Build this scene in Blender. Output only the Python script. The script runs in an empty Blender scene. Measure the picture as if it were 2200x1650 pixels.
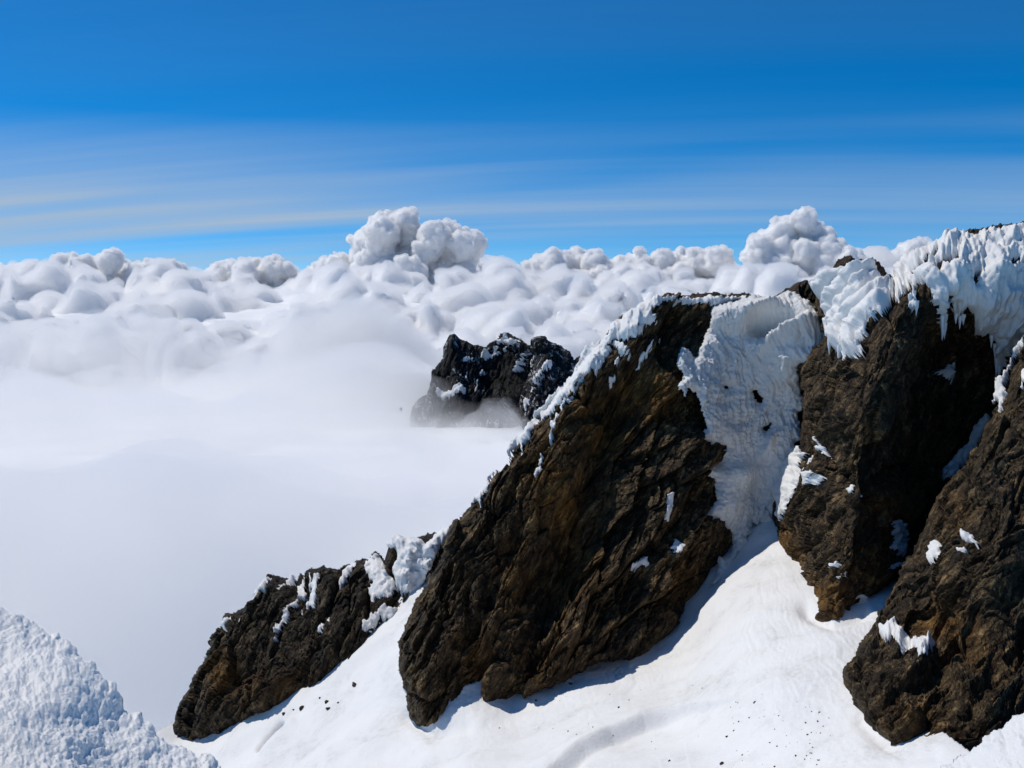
import bpy, bmesh, math, random
import numpy as np

# ------------------------------------------------------------------ camera, sky, sun, exposure
SC = bpy.context.scene
COL = SC.collection
F = 2200.0                                   # lens in tracing units: 36 mm on a 36 mm wide frame
PITCH = math.atan(225.0 / F)                 # the horizon lies above the middle of the frame
cam_d = bpy.data.cameras.new('camera'); cam = bpy.data.objects.new('camera', cam_d); COL.objects.link(cam)
cam_d.lens = 36.0; cam_d.sensor_width = 36.0; cam_d.clip_start = 0.1; cam_d.clip_end = 200000
cam.location = (0, 0, 0); cam.rotation_euler = (math.pi / 2 - PITCH, 0, 0)
SC.camera = cam

SUN_DIR = np.array([-0.54, 0.27, 0.80]); SUN_DIR /= np.linalg.norm(SUN_DIR)   # towards the sun
sun_el = math.asin(SUN_DIR[2]); sun_az = math.atan2(SUN_DIR[0], SUN_DIR[1])
SUN_STRENGTH = 3.0
SKY_STRENGTH = 0.118

W = bpy.data.worlds.new('World'); SC.world = W; W.use_nodes = True
nt = W.node_tree; nt.nodes.clear()
def nn(tree, kind, **kw):
    n = tree.nodes.new(kind)
    for k, v in kw.items(): setattr(n, k, v)
    return n
wo = nn(nt, 'ShaderNodeOutputWorld'); bg = nn(nt, 'ShaderNodeBackground')
sky = nn(nt, 'ShaderNodeTexSky', sky_type='NISHITA', sun_disc=False)
sky.sun_elevation = sun_el; sky.sun_rotation = sun_az
sky.altitude = 5000; sky.air_density = 1.0; sky.dust_density = 0.15; sky.ozone_density = 1.8
hsv = nn(nt, 'ShaderNodeHueSaturation'); hsv.inputs['Saturation'].default_value = 1.55
nt.links.new(sky.outputs[0], hsv.inputs['Color'])
# thin cirrus veil: a layer high up, laid out on its own plane
tc = nn(nt, 'ShaderNodeTexCoord'); sep = nn(nt, 'ShaderNodeSeparateXYZ')
nt.links.new(tc.outputs['Generated'], sep.inputs[0])
def wmath(op, a, b=None, clamp=False):
    m = nn(nt, 'ShaderNodeMath', operation=op); m.use_clamp = clamp
    for i, x in enumerate((a, b)):
        if x is None: continue
        if isinstance(x, (int, float)): m.inputs[i].default_value = x
        else: nt.links.new(x, m.inputs[i])
    return m.outputs[0]
# from this height the haze at the horizon is thin: the sky keeps its blue all the way down
sv = nn(nt, 'ShaderNodeCombineXYZ'); nt.links.new(sep.outputs[0], sv.inputs[0]); nt.links.new(sep.outputs[1], sv.inputs[1])
nt.links.new(wmath('ADD', wmath('MULTIPLY', wmath('MAXIMUM', sep.outputs[2], 0.0), 0.97), 0.04), sv.inputs[2])
vn = nn(nt, 'ShaderNodeVectorMath', operation='NORMALIZE'); nt.links.new(sv.outputs[0], vn.inputs[0])
nt.links.new(vn.outputs[0], sky.inputs['Vector'])
zc = wmath('MAXIMUM', wmath('ADD', sep.outputs[2], 0.12), 0.05)
cx = wmath('DIVIDE', sep.outputs[0], zc); cy = wmath('DIVIDE', sep.outputs[1], zc)
cmb = nn(nt, 'ShaderNodeCombineXYZ'); nt.links.new(cx, cmb.inputs[0]); nt.links.new(cy, cmb.inputs[1])
def cirrus(scale, rot, seed, detail, lo, hi, rough=0.55):
    mp = nn(nt, 'ShaderNodeMapping', vector_type='TEXTURE'); mp.inputs['Scale'].default_value = scale
    mp.inputs['Rotation'].default_value = (0, 0, rot); mp.inputs['Location'].default_value = (seed, seed * 1.7, 0)
    nt.links.new(cmb.outputs[0], mp.inputs[0])
    nz = nn(nt, 'ShaderNodeTexNoise'); nz.inputs['Scale'].default_value = 1.0
    nz.inputs['Detail'].default_value = detail; nz.inputs['Roughness'].default_value = rough
    nz.inputs['Distortion'].default_value = 0.3
    nt.links.new(mp.outputs[0], nz.inputs['Vector'])
    mr = nn(nt, 'ShaderNodeMapRange'); mr.inputs['From Min'].default_value = lo; mr.inputs['From Max'].default_value = hi
    mr.interpolation_type = 'SMOOTHSTEP'
    nt.links.new(nz.outputs[0], mr.inputs[0])
    return mr.outputs[0]
broad = cirrus((9, 1.5, 1), math.radians(-14), 5.3, 3, 0.36, 0.58)
fine = cirrus((9, 0.42, 1), math.radians(-9), 8.4, 5, 0.36, 0.70)
side = nn(nt, 'ShaderNodeMapRange')            # the veil thickens towards the west, as a sheet drifting in
side.inputs['From Min'].default_value = 1.6; side.inputs['From Max'].default_value = -1.2
side.inputs['To Min'].default_value = 0.5; side.inputs['To Max'].default_value = 1.0
nt.links.new(cx, side.inputs[0])
veil = wmath('MULTIPLY', wmath('ADD', wmath('MULTIPLY', broad, 0.72), wmath('MULTIPLY', fine, 0.28)), side.outputs[0])
low = nn(nt, 'ShaderNodeMapRange'); low.inputs['From Min'].default_value = 0.15; low.inputs['From Max'].default_value = 0.06
low.inputs['To Min'].default_value = 0.06; low.inputs['To Max'].default_value = 1.0
nt.links.new(sep.outputs[2], low.inputs[0])
veil = wmath('MULTIPLY', wmath('MULTIPLY', veil, low.outputs[0]), 1.0, True)
mix = nn(nt, 'ShaderNodeMix', data_type='RGBA')
nt.links.new(veil, mix.inputs['Factor']); nt.links.new(hsv.outputs[0], mix.inputs['A'])
mix.inputs['B'].default_value = (3.3, 4.2, 5.3, 1)
nt.links.new(mix.outputs['Result'], bg.inputs[0]); bg.inputs[1].default_value = SKY_STRENGTH
nt.links.new(bg.outputs[0], wo.inputs[0])

sd_ = bpy.data.lights.new('sun', 'SUN'); sd_.energy = SUN_STRENGTH; sd_.angle = math.radians(0.53); sd_.color = (1.0, 0.955, 0.885)
sun = bpy.data.objects.new('sun', sd_); COL.objects.link(sun)
from mathutils import Vector
sun.rotation_euler = Vector(-SUN_DIR).to_track_quat('-Z', 'Y').to_euler()
sun.location = (-300, 200, 500)

SC.view_settings.view_transform = 'Standard'; SC.view_settings.look = 'None'
SC.view_settings.exposure = 0.0; SC.view_settings.gamma = 1.0; SC.view_settings.use_curve_mapping = False
SC.cycles.use_denoising = True
SC.cycles.max_bounces = 12; SC.cycles.diffuse_bounces = 4; SC.cycles.volume_bounces = 10; SC.cycles.transparent_max_bounces = 8
SC.cycles.volume_max_steps = 256

# ------------------------------------------------------------------ helpers: noise
rng = np.random.default_rng(7)
random.seed(7)
def hash2(ix, iy, seed):
    h = (ix.astype(np.int64) * 374761393 + iy.astype(np.int64) * 668265263 + seed * 974634777) & 0xffffffff
    h = ((h ^ (h >> 13)) * 1274126177) & 0xffffffff
    h = ((h ^ (h >> 16)) * 2246822519) & 0xffffffff
    h = h ^ (h >> 15)
    return (h & 0xffffff) / float(0x1000000)
def hash3(ix, iy, iz, seed):
    return hash2(ix + iz * 1013, iy - iz * 7919, seed)
def perlin(x, y, seed=0):
    x0 = np.floor(x); y0 = np.floor(y); fx = x - x0; fy = y - y0
    u = fx * fx * fx * (fx * (fx * 6 - 15) + 10); v = fy * fy * fy * (fy * (fy * 6 - 15) + 10)
    def g(ox, oy):
        a = hash2(x0 + ox, y0 + oy, seed) * 2 * np.pi
        return np.cos(a) * (fx - ox) + np.sin(a) * (fy - oy)
    a = g(0, 0) * (1 - u) + g(1, 0) * u
    b = g(0, 1) * (1 - u) + g(1, 1) * u
    return (a * (1 - v) + b * v) * 1.5
def fbm(x, y, oct=4, seed=0, gain=0.5, lac=2.03):
    s = 0; a = 1.0
    for i in range(oct):
        s = s + a * perlin(x, y, seed + i * 17); x = x * lac + 13.7; y = y * lac - 7.1; a *= gain
    return s
def ridged(x, y, oct=4, seed=0, gain=0.5):
    s = 0; a = 1.0
    for i in range(oct):
        s = s + a * (1 - 2 * np.abs(perlin(x, y, seed + i * 31))); x = x * 2.07 + 3.3; y = y * 2.07 + 9.2; a *= gain
    return s
def vnoise3(x, y, z, seed=0):
    x0 = np.floor(x); y0 = np.floor(y); z0 = np.floor(z)
    fx, fy, fz = x - x0, y - y0, z - z0
    u = fx * fx * (3 - 2 * fx); v = fy * fy * (3 - 2 * fy); w = fz * fz * (3 - 2 * fz)
    def c(i, j, k): return hash3(x0 + i, y0 + j, z0 + k, seed)
    a = (c(0,0,0) * (1-u) + c(1,0,0) * u) * (1-v) + (c(0,1,0) * (1-u) + c(1,1,0) * u) * v
    b = (c(0,0,1) * (1-u) + c(1,0,1) * u) * (1-v) + (c(0,1,1) * (1-u) + c(1,1,1) * u) * v
    return (a * (1-w) + b * w) * 2 - 1
def fbm3(x, y, z, oct=3, seed=0, gain=0.5):
    s = 0; a = 1.0
    for i in range(oct):
        s = s + a * vnoise3(x, y, z, seed + i * 11); x = x * 2.1 + 5; y = y * 2.1 + 3; z = z * 2.1 - 4; a *= gain
    return s
def worley(x, y, seed=0):
    """nearest cell: distance, second distance, three randoms, offset from the cell's own point"""
    x0 = np.floor(x); y0 = np.floor(y)
    f1 = np.full(x.shape, 9.0); f2 = np.full(x.shape, 9.0)
    ox = np.zeros(x.shape); oy = np.zeros(x.shape); cxx = np.zeros(x.shape); cyy = np.zeros(x.shape)
    for i in (-1, 0, 1):
        for j in (-1, 0, 1):
            gx = x0 + i; gy = y0 + j
            px = gx + hash2(gx, gy, seed); py = gy + hash2(gx, gy, seed + 5)
            d = np.hypot(x - px, y - py)
            near = d < f1
            f2 = np.where(near, f1, np.minimum(f2, d))
            ox = np.where(near, x - px, ox); oy = np.where(near, y - py, oy)
            cxx = np.where(near, gx, cxx); cyy = np.where(near, gy, cyy)
            f1 = np.where(near, d, f1)
    return f1, f2, hash2(cxx, cyy, seed + 9), hash2(cxx, cyy, seed + 12), hash2(cxx, cyy, seed + 15), ox, oy
def smooth(a, b, x):
    t = np.clip((x - a) / (b - a), 0, 1); return t * t * (3 - 2 * t)
def blur(a, n):
    """box blur, n cells to each side, twice"""
    for _ in range(2):
        for ax in (0, 1):
            p = np.pad(a, [(n + 1, n) if k == ax else (0, 0) for k in (0, 1)], mode='edge')
            c = np.cumsum(p, axis=ax)
            if ax == 0: a = (c[2 * n + 1:] - c[:-2 * n - 1]) / (2 * n + 1)
            else: a = (c[:, 2 * n + 1:] - c[:, :-2 * n - 1]) / (2 * n + 1)
    return a

# ------------------------------------------------------------------ helpers: survey of the place
CP, SP = math.cos(PITCH), math.sin(PITCH)
def at(u, v, Y):
    """bearing (u, v) taken from the viewpoint and distance Y north of it -> point in metres"""
    dx = (u - 1100.0) / F; dc = -(v - 825.0) / F
    dy = CP + dc * SP; dz = -SP + dc * CP
    t = Y / dy
    return dx * t, Y + 0 * t, dz * t
def view(x0, y0, s, pts): return [(x0 + a / s, y0 + b / s) for a, b in pts]
def V2(p): return view(1100, 400, 2.0, p)
def V3(p): return view(300, 1050, 2.75, p)
def V4(p): return view(1000, 1000, 2.539, p)
def V5(p): return view(1600, 1050, 2.75, p)
def V6(p): return view(1250, 550, 2.75, p)
def V7(p): return view(1650, 450, 3.0, p)
def V8(p): return view(0, 1250, 4.125, p)
def V9(p): return view(850, 650, 4.4, p)
def V10(p): return view(950, 750, 3.3, p)
def V11(p): return view(1850, 900, 4.714, p)
def V12(p): return view(650, 400, 4.4, p)
def signed(U, V, poly):
    """distance to a traced outline, positive inside"""
    P = np.array(poly, float); Q = np.roll(P, -1, 0)
    d = np.full(U.shape, 1e9); ins = np.zeros(U.shape, bool)
    for (x1, y1), (x2, y2) in zip(P, Q):
        ex, ey = x2 - x1, y2 - y1; L = ex * ex + ey * ey + 1e-9
        t = np.clip(((U - x1) * ex + (V - y1) * ey) / L, 0, 1)
        d = np.minimum(d, (U - x1 - t * ex) ** 2 + (V - y1 - t * ey) ** 2)
        if abs(ey) > 1e-9:
            c = ((y1 > V) != (y2 > V)) & (U < ex * (V - y1) / ey + x1)
            ins ^= c
    d = np.sqrt(d)
    return np.where(ins, d, -d)
def tps(ctrl):
    """smooth surface through surveyed points (u, v, distance)"""
    C = np.array(ctrl, float); X = C[:, :2] / 1000.0; n = len(X)
    def K(r2): return r2 * np.log(r2 + 1e-12)
    R = ((X[:, None] - X[None]) ** 2).sum(-1)
    A = np.zeros((n + 3, n + 3)); A[:n, :n] = K(R) + 1e-4 * np.eye(n)
    A[:n, n] = 1; A[:n, n + 1:] = X; A[n, :n] = 1; A[n + 1:, :n] = X.T
    w = np.linalg.solve(A, np.concatenate([C[:, 2], [0, 0, 0]]))
    def f(U, V):
        u = U / 1000.0; v = V / 1000.0
        s = w[n] + w[n + 1] * u + w[n + 2] * v
        for i in range(n): s = s + w[i] * K((u - X[i, 0]) ** 2 + (v - X[i, 1]) ** 2)
        return s
    return f

# ------------------------------------------------------------------ helpers: objects
def tag(o, label=None, cat=None, group=None, kind=None):
    if label: o['label'] = label
    if cat: o['category'] = cat
    if group: o['group'] = group
    if kind: o['kind'] = kind
    return o
def mesh_obj(name, V, faces, mat, parent=None, smooth_shade=True, attrs=None):
    """faces: list of int arrays (n,3)/(n,4)"""
    me = bpy.data.meshes.new(name)
    V = np.ascontiguousarray(V, dtype=np.float32)
    me.vertices.add(len(V)); me.vertices.foreach_set('co', V.ravel())
    loops = np.concatenate([f.ravel() for f in faces]).astype(np.int32)
    sizes = np.concatenate([np.full(len(f), f.shape[1], np.int32) for f in faces])
    starts = np.concatenate([[0], np.cumsum(sizes)[:-1]]).astype(np.int32)
    me.loops.add(len(loops)); me.loops.foreach_set('vertex_index', loops)
    me.polygons.add(len(sizes)); me.polygons.foreach_set('loop_start', starts)
    me.polygons.foreach_set('use_smooth', np.full(len(sizes), bool(smooth_shade)))
    for k, a in (attrs or {}).items():
        at_ = me.attributes.new(k, 'FLOAT', 'POINT'); at_.data.foreach_set('value', np.ascontiguousarray(a, np.float32))
    me.materials.append(mat); me.update(calc_edges=True); me.validate()
    o = bpy.data.objects.new(name, me); COL.objects.link(o)
    if parent is not None: o.parent = parent
    return o
def grid_faces(mask):
    """quads of the cells whose four corners are inside, and the open border edges"""
    H, Wd = mask.shape
    idx = np.arange(H * Wd).reshape(H, Wd)
    cell = mask[:-1, :-1] & mask[1:, :-1] & mask[:-1, 1:] & mask[1:, 1:]
    q = np.stack([idx[:-1, :-1], idx[1:, :-1], idx[1:, 1:], idx[:-1, 1:]], -1)[cell]
    cp = np.pad(cell, 1)
    up = cp[:-1, 1:-1]; dn = cp[1:, 1:-1]                # horizontal edges (row i)
    eh = up ^ dn
    i, j = np.nonzero(eh)
    E = [np.stack([idx[i, j], idx[i, j + 1]], -1)]
    lf = cp[1:-1, :-1]; rt = cp[1:-1, 1:]
    i, j = np.nonzero(lf ^ rt)
    E.append(np.stack([idx[i, j], idx[i + 1, j]], -1))
    return q, np.concatenate(E)
def build_sheet(name, P, mask, mat, back=None, parent=None, attrs=None, smooth_shade=True):
    """P (H,W,3); the border is carried back by the vectors in back, so the mass has a flank and a far side"""
    q, E = grid_faces(mask)
    flat = P.reshape(-1, 3)
    used = np.unique(q); remap = np.full(len(flat), -1); remap[used] = np.arange(len(used))
    V = flat[used]; faces = [remap[q]]
    A = {k: a.reshape(-1)[used] for k, a in (attrs or {}).items()}
    if back is not None and len(E):
        E = remap[E]; bv = np.unique(E); ring = bv.copy(); mid = V.mean(0)
        for off in back:
            base = len(V); ray = V[bv] / V[bv][:, 1:2]; D, shrink, dz = off
            nv = V[bv] + D * ray + shrink * (mid - V[bv]); nv[:, 2] += dz; bv = np.arange(base, base + len(bv))
            m = np.full(len(V) + len(nv), -1); m[ring] = np.arange(base, base + len(ring))
            V = np.concatenate([V, nv])
            A = {k: np.concatenate([a, a[ring]]) for k, a in A.items()}
            faces.append(np.stack([E[:, 0], E[:, 1], m[E[:, 1]], m[E[:, 0]]], -1))
            E = m[E]; ring = m[ring]
    return mesh_obj(name, V, faces, mat, parent, smooth_shade, A)
class Sheet:
    """a weathered surface: surveyed large shape, outline, relief in metres"""
    def __init__(s, poly, ctrl, step, margin=40, jag=(5, 30), holes=(), seed=0, edge=(60, 8), rough=None):
        P = np.array(poly); s.step = step; s.seed = seed
        u0, v0 = P.min(0) - margin; u1, v1 = P.max(0) + margin
        s.U, s.V = np.meshgrid(np.arange(u0, u1, step), np.arange(v0, v1, step))
        s.sd = signed(s.U, s.V, poly)
        for h in holes: s.sd = np.minimum(s.sd, -signed(s.U, s.V, h))
        if jag: s.sd = s.sd + jag[0] * fbm(s.U / jag[1], s.V / jag[1], 4, seed + 3, 0.6)
        Y = tps(ctrl)(s.U, s.V)
        x, y, z = at(s.U, s.V, Y); B = np.stack([x, y, z], -1)
        s.N = Sheet.normals(B)
        q = np.clip(s.sd / edge[0], 0, 1)
        s.Yr = Y + edge[1] * (1 - np.sqrt(np.clip(1 - (1 - q) ** 2, 0, 1)))
        x, y, z = at(s.U, s.V, s.Yr); s.B = np.stack([x, y, z], -1)
        s.h = np.zeros_like(Y)
        k = float(np.median(Y[s.sd > 0])) / F; s.xm = (s.U - 1100) * k; s.zm = (825 - s.V) * k
    @staticmethod
    def normals(B):
        n = np.cross(np.gradient(B, axis=0), np.gradient(B, axis=1))
        n /= np.linalg.norm(n, axis=-1, keepdims=True) + 1e-9
        n[(n * B).sum(-1) > 0] *= -1
        return n
    def pos(s): return s.B + s.N * s.h[..., None]
    def x(s): return s.xm
    def z(s): return s.zm
    def line(s, pts, width, amount):
        """a rib (positive) or a cleft (negative) along a traced line"""
        d = np.full(s.U.shape, 1e9)
        for (x1, y1), (x2, y2) in zip(pts[:-1], pts[1:]):
            ex, ey = x2 - x1, y2 - y1; t = np.clip(((s.U - x1) * ex + (s.V - y1) * ey) / (ex * ex + ey * ey), 0, 1)
            d = np.minimum(d, np.hypot(s.U - x1 - t * ex, s.V - y1 - t * ey))
        s.h += amount * np.exp(-(d / width) ** 2)
    def blob(s, u, v, ru, rv, amount, ang=0):
        c, n = math.cos(ang), math.sin(ang); du, dv = s.U - u, s.V - v
        s.h += amount * np.exp(-((du * c + dv * n) / ru) ** 2 - ((dv * c - du * n) / rv) ** 2)
    def slab(s, poly, amount, width):
        """a slab standing proud of the face, steep at its edges"""
        d = signed(s.U, s.V, poly) + 3 * fbm(s.U / 14, s.V / 14, 3, s.seed + 77)
        s.h += amount * smooth(0, width, d)
        return d
def rock_relief(x, z, ang, seed, amp=1.0, sd=None):
    """broken, bedded rock: tilted facets at several sizes, long along the bedding"""
    c, n = math.cos(ang), math.sin(ang)
    p = x * c + z * n; q = -x * n + z * c
    wx = 0.9 * fbm(x / 11, z / 11, 3, seed + 1); wz = 0.9 * fbm(x / 11, z / 11, 3, seed + 2)
    p = p + wx; q = q + wz
    h = 1.7 * fbm(p / 26, q / 10, 3, seed + 40)
    for L, S, a, t in ((20, 6.5, 2.1, 5.0), (9.0, 2.7, 0.85, 2.2), (3.6, 1.2, 0.36, 0.9), (1.3, 0.55, 0.14, 0.34)):
        f1, f2, r1, r2, r3, ox, oy = worley(p / L, q / S, seed + int(L * 10))
        h = h + a * (r1 - 0.5) * 1.6 + t * ((r2 - 0.5) * ox + (r3 - 0.62) * oy * 1.3) * 0.9
        h = h - a * 0.5 * np.exp(-((f2 - f1) / 0.06) ** 2)
    # overlapping plates: each slopes back up the bedding and breaks off at its lower edge
    for L, a, k in ((6.5, 2.2, 1), (2.6, 0.85, 2), (1.0, 0.18, 3)):
        ph = q / L + 1.1 * fbm(p / (L * 4), q / (L * 3), 3, seed + 90 + k)
        m = smooth(-0.25, 0.3, fbm(p / (L * 3), q / (L * 2), 2, seed + 95 + k))
        h = h - a * m * (ph - np.floor(ph))
    h = h + 0.35 * ridged(p / 3.2, q / 0.9, 3, seed + 50) * 0.5 + 0.13 * fbm(p / 0.5, q / 0.3, 2, seed + 60)
    return (h - h.mean()) * amp * (1.0 if sd is None else 0.35 + 0.65 * smooth(0, 30, sd))

# ------------------------------------------------------------------ materials
def new_mat(name):
    m = bpy.data.materials.new(name); m.use_nodes = True
    t = m.node_tree; b = t.nodes['Principled BSDF']
    return m, t, b
def ramp(t, src, stops):
    r = nn(t, 'ShaderNodeValToRGB'); e = r.color_ramp.elements
    while len(e) < len(stops): e.new(0.5)
    for el, (p, c) in zip(e, stops): el.position = p; el.color = (*c, 1)
    t.links.new(src, r.inputs[0]); return r.outputs[0]
def noise(t, vec, scale, detail=6, rough=0.6, dist=0.0):
    n = nn(t, 'ShaderNodeTexNoise'); n.inputs['Scale'].default_value = scale; n.inputs['Detail'].default_value = detail
    n.inputs['Roughness'].default_value = rough; n.inputs['Distortion'].default_value = dist
    t.links.new(vec, n.inputs['Vector']); return n.outputs[0]
def mixc(t, fac, a, b, mode='MIX'):
    m = nn(t, 'ShaderNodeMix', data_type='RGBA'); m.blend_type = mode
    for key, x in (('Factor', fac), ('A', a), ('B', b)):
        if isinstance(x, (int, float)): m.inputs[key].default_value = x
        elif isinstance(x, tuple): m.inputs[key].default_value = (*x, 1)
        else: t.links.new(x, m.inputs[key])
    return m.outputs['Result']
def mapped(t, scale=(1, 1, 1), rot=(0, 0, 0)):
    tc = nn(t, 'ShaderNodeTexCoord'); mp = nn(t, 'ShaderNodeMapping', vector_type='TEXTURE')
    mp.inputs['Scale'].default_value = tuple(1.0 / k for k in scale); mp.inputs['Rotation'].default_value = rot
    t.links.new(tc.outputs['Object'], mp.inputs[0]); return mp.outputs[0]
def rock_mat(name, tint=(1, 1, 1), ang=58, scale=1.0, specks=False):
    m, t, b = new_mat(name)
    v = mapped(t)
    vs = mapped(t, (0.32 * scale, 0.6 * scale, 1.1 * scale), (0, -math.radians(ang), 0))
    n1 = noise(t, v, 0.13 * scale, 8, 0.62, 0.6)
    n2 = noise(t, vs, 0.9, 12, 0.72, 0.4)
    n3 = noise(t, v, 3.5 * scale, 8, 0.75)
    T = lambda c: tuple(a * k for a, k in zip(c, tint))
    c1 = ramp(t, n2, [(0.33, T((0.008, 0.0065, 0.005))), (0.46, T((0.036, 0.028, 0.019))), (0.56, T((0.115, 0.093, 0.062))), (0.68, T((0.33, 0.285, 0.20)))])
    c2 = ramp(t, n1, [(0.30, (0.36, 0.34, 0.32)), (0.50, (0.88, 0.84, 0.78)), (0.68, (1.55, 1.42, 1.16))])
    c = mixc(t, 1.0, c1, c2, 'MULTIPLY')
    c = mixc(t, 0.6, c, ramp(t, n3, [(0.3, (0.3, 0.3, 0.3)), (0.7, (1.6, 1.6, 1.6))]), 'MULTIPLY')
    vv = mapped(t, (0.36 * scale, 0.8 * scale, 1.25 * scale), (0, -math.radians(ang), 0))
    wv = nn(t, 'ShaderNodeVectorMath', operation='MULTIPLY_ADD'); nzv = nn(t, 'ShaderNodeTexNoise'); nzv.inputs['Scale'].default_value = 0.9; nzv.inputs['Detail'].default_value = 4
    t.links.new(vv, nzv.inputs['Vector']); t.links.new(nzv.outputs['Color'], wv.inputs[0]); wv.inputs[1].default_value = (0.35, 0.35, 0.35); t.links.new(vv, wv.inputs[2])
    def vor(sc, feat='F1'):
        w = nn(t, 'ShaderNodeTexVoronoi', feature=feat); w.inputs['Scale'].default_value = sc; t.links.new(wv.outputs[0], w.inputs['Vector']); return w
    va, vb_, vc = vor(0.55), vor(1.5), vor(3.4)
    for w, k in ((va, 0.4), (vb_, 0.3)):
        sr = nn(t, 'ShaderNodeSeparateColor'); t.links.new(w.outputs['Color'], sr.inputs[0])
        c = mixc(t, k, c, ramp(t, sr.outputs[0], [(0.0, (0.35, 0.34, 0.33)), (0.6, (0.95, 0.93, 0.9)), (1.0, (1.9, 1.8, 1.6))]), 'MULTIPLY')
    cr = vor(0.8, 'DISTANCE_TO_EDGE'); c = mixc(t, 1.0, c, ramp(t, cr.outputs['Distance'], [(0.0, (0.25, 0.24, 0.23)), (0.05, (1, 1, 1))]), 'MULTIPLY')
    at_ = nn(t, 'ShaderNodeAttribute', attribute_name='stain')
    och = ramp(t, n2, [(0.3, (0.05, 0.022, 0.004)), (0.5, (0.19, 0.085, 0.012)), (0.7, (0.38, 0.20, 0.035))])
    f = nn(t, 'ShaderNodeMath', operation='MULTIPLY'); f.use_clamp = True
    t.links.new(at_.outputs['Fac'], f.inputs[0])
    t.links.new(ramp(t, n1, [(0.36, (0.2,) * 3), (0.6, (1,) * 3)]), f.inputs[1])
    c = mixc(t, f.outputs[0], c, och)
    if specks:
        sv_ = mapped(t, (1, 1, 0.45)); f2 = nn(t, 'ShaderNodeMath', operation='MULTIPLY'); f2.use_clamp = True
        t.links.new(ramp(t, noise(t, sv_, 0.075, 8, 0.75, 1.0), [(0.55, (0,) * 3), (0.60, (1,) * 3)]), f2.inputs[0])
        t.links.new(ramp(t, noise(t, v, 0.011, 3, 0.5), [(0.46, (0,) * 3), (0.56, (1,) * 3)]), f2.inputs[1])
        c = mixc(t, f2.outputs[0], c, (0.78, 0.78, 0.80))
    t.links.new(c, b.inputs['Base Color']); b.inputs['Roughness'].default_value = 0.82
    b.inputs['Specular IOR Level'].default_value = 0.25
    bp = nn(t, 'ShaderNodeBump'); bp.inputs['Strength'].default_value = 0.95; bp.inputs['Distance'].default_value = 0.6 / scale
    vb = mapped(t, (0.8 * scale, 1.0 * scale, 1.5 * scale), (0, -math.radians(ang), 0))
    def add(a, b, ka):
        m_ = nn(t, 'ShaderNodeMath', operation='MULTIPLY_ADD'); t.links.new(a, m_.inputs[0]); m_.inputs[1].default_value = ka
        if b is None: m_.inputs[2].default_value = 0
        else: t.links.new(b, m_.inputs[2])
        return m_.outputs[0]
    hh = add(noise(t, vb, 1.3, 12, 0.74, 0.2), None, 1.0)
    hh = add(va.outputs['Distance'], hh, -1.3); hh = add(vb_.outputs['Distance'], hh, -0.75); hh = add(vc.outputs['Distance'], hh, -0.35)
    t.links.new(hh, bp.inputs['Height'])
    t.links.new(bp.outputs[0], b.inputs['Normal'])
    return m
def snow_mat(name, col=(0.88, 0.865, 0.835), grain=6.0, dist=0.06, strength=0.5, dirt=0.0, dirt_scale=0.25, sss=0.0):
    m, t, b = new_mat(name)
    v = mapped(t)
    c = mixc(t, ramp(t, noise(t, v, 0.12, 5, 0.6), [(0.35, (0,) * 3), (0.7, (1,) * 3)]), col, tuple(k * 0.95 for k in col))
    if dirt:
        n = noise(t, v, dirt_scale, 10, 0.72, 0.4); n2 = noise(t, v, dirt_scale * 9, 6, 0.7)
        f = nn(t, 'ShaderNodeMath', operation='MULTIPLY'); f.use_clamp = True
        t.links.new(ramp(t, n, [(0.50, (0,) * 3), (0.68, (dirt,) * 3)]), f.inputs[0])
        t.links.new(ramp(t, n2, [(0.40, (0.1,) * 3), (0.66, (1,) * 3)]), f.inputs[1])
        c = mixc(t, f.outputs[0], c, (0.42, 0.39, 0.34))
    t.links.new(c, b.inputs['Base Color']); b.inputs['Roughness'].default_value = 0.65
    b.inputs['Specular IOR Level'].default_value = 0.25
    if sss:
        b.inputs['Subsurface Weight'].default_value = 0.5; b.inputs['Subsurface Radius'].default_value = (1.0, 1.0, 1.1)
        b.inputs['Subsurface Scale'].default_value = sss
    bp = nn(t, 'ShaderNodeBump'); bp.inputs['Strength'].default_value = strength; bp.inputs['Distance'].default_value = dist
    t.links.new(noise(t, v, grain, 8, 0.65), bp.inputs['Height']); t.links.new(bp.outputs[0], b.inputs['Normal'])
    return m
M_ROCK = rock_mat('brown_bedded_rock', tint=(1.12, 0.97, 0.78), ang=58)
M_ROCK_L = rock_mat('dark_bedded_rock', tint=(0.74, 0.68, 0.62), ang=64)
M_ROCK_R = rock_mat('near_bedded_rock', tint=(1.08, 0.97, 0.80), ang=50, scale=1.3)
M_FAR = rock_mat('far_rock_haze_tint', tint=(0.22, 0.29, 0.47), ang=70, scale=0.09, specks=True)  # dark rock; the blue of the air in between is put into its tint
M_SNOW = snow_mat('glacier_snow', grain=2.2, dist=0.25, strength=0.5, dirt=0.5, dirt_scale=0.12)
M_WALL = snow_mat('dirty_rime_snow', col=(0.80, 0.785, 0.75), grain=1.8, dist=0.4, strength=0.7, dirt=0.45, dirt_scale=0.35)
M_CAP = snow_mat('rime_snow', col=(0.84, 0.825, 0.795), grain=3.0, dist=0.25, strength=0.6, dirt=0.22, dirt_scale=0.5)
M_BANK = snow_mat('fresh_crystal_snow', col=(0.93, 0.92, 0.895), grain=90, dist=0.012, strength=0.8)
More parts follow.
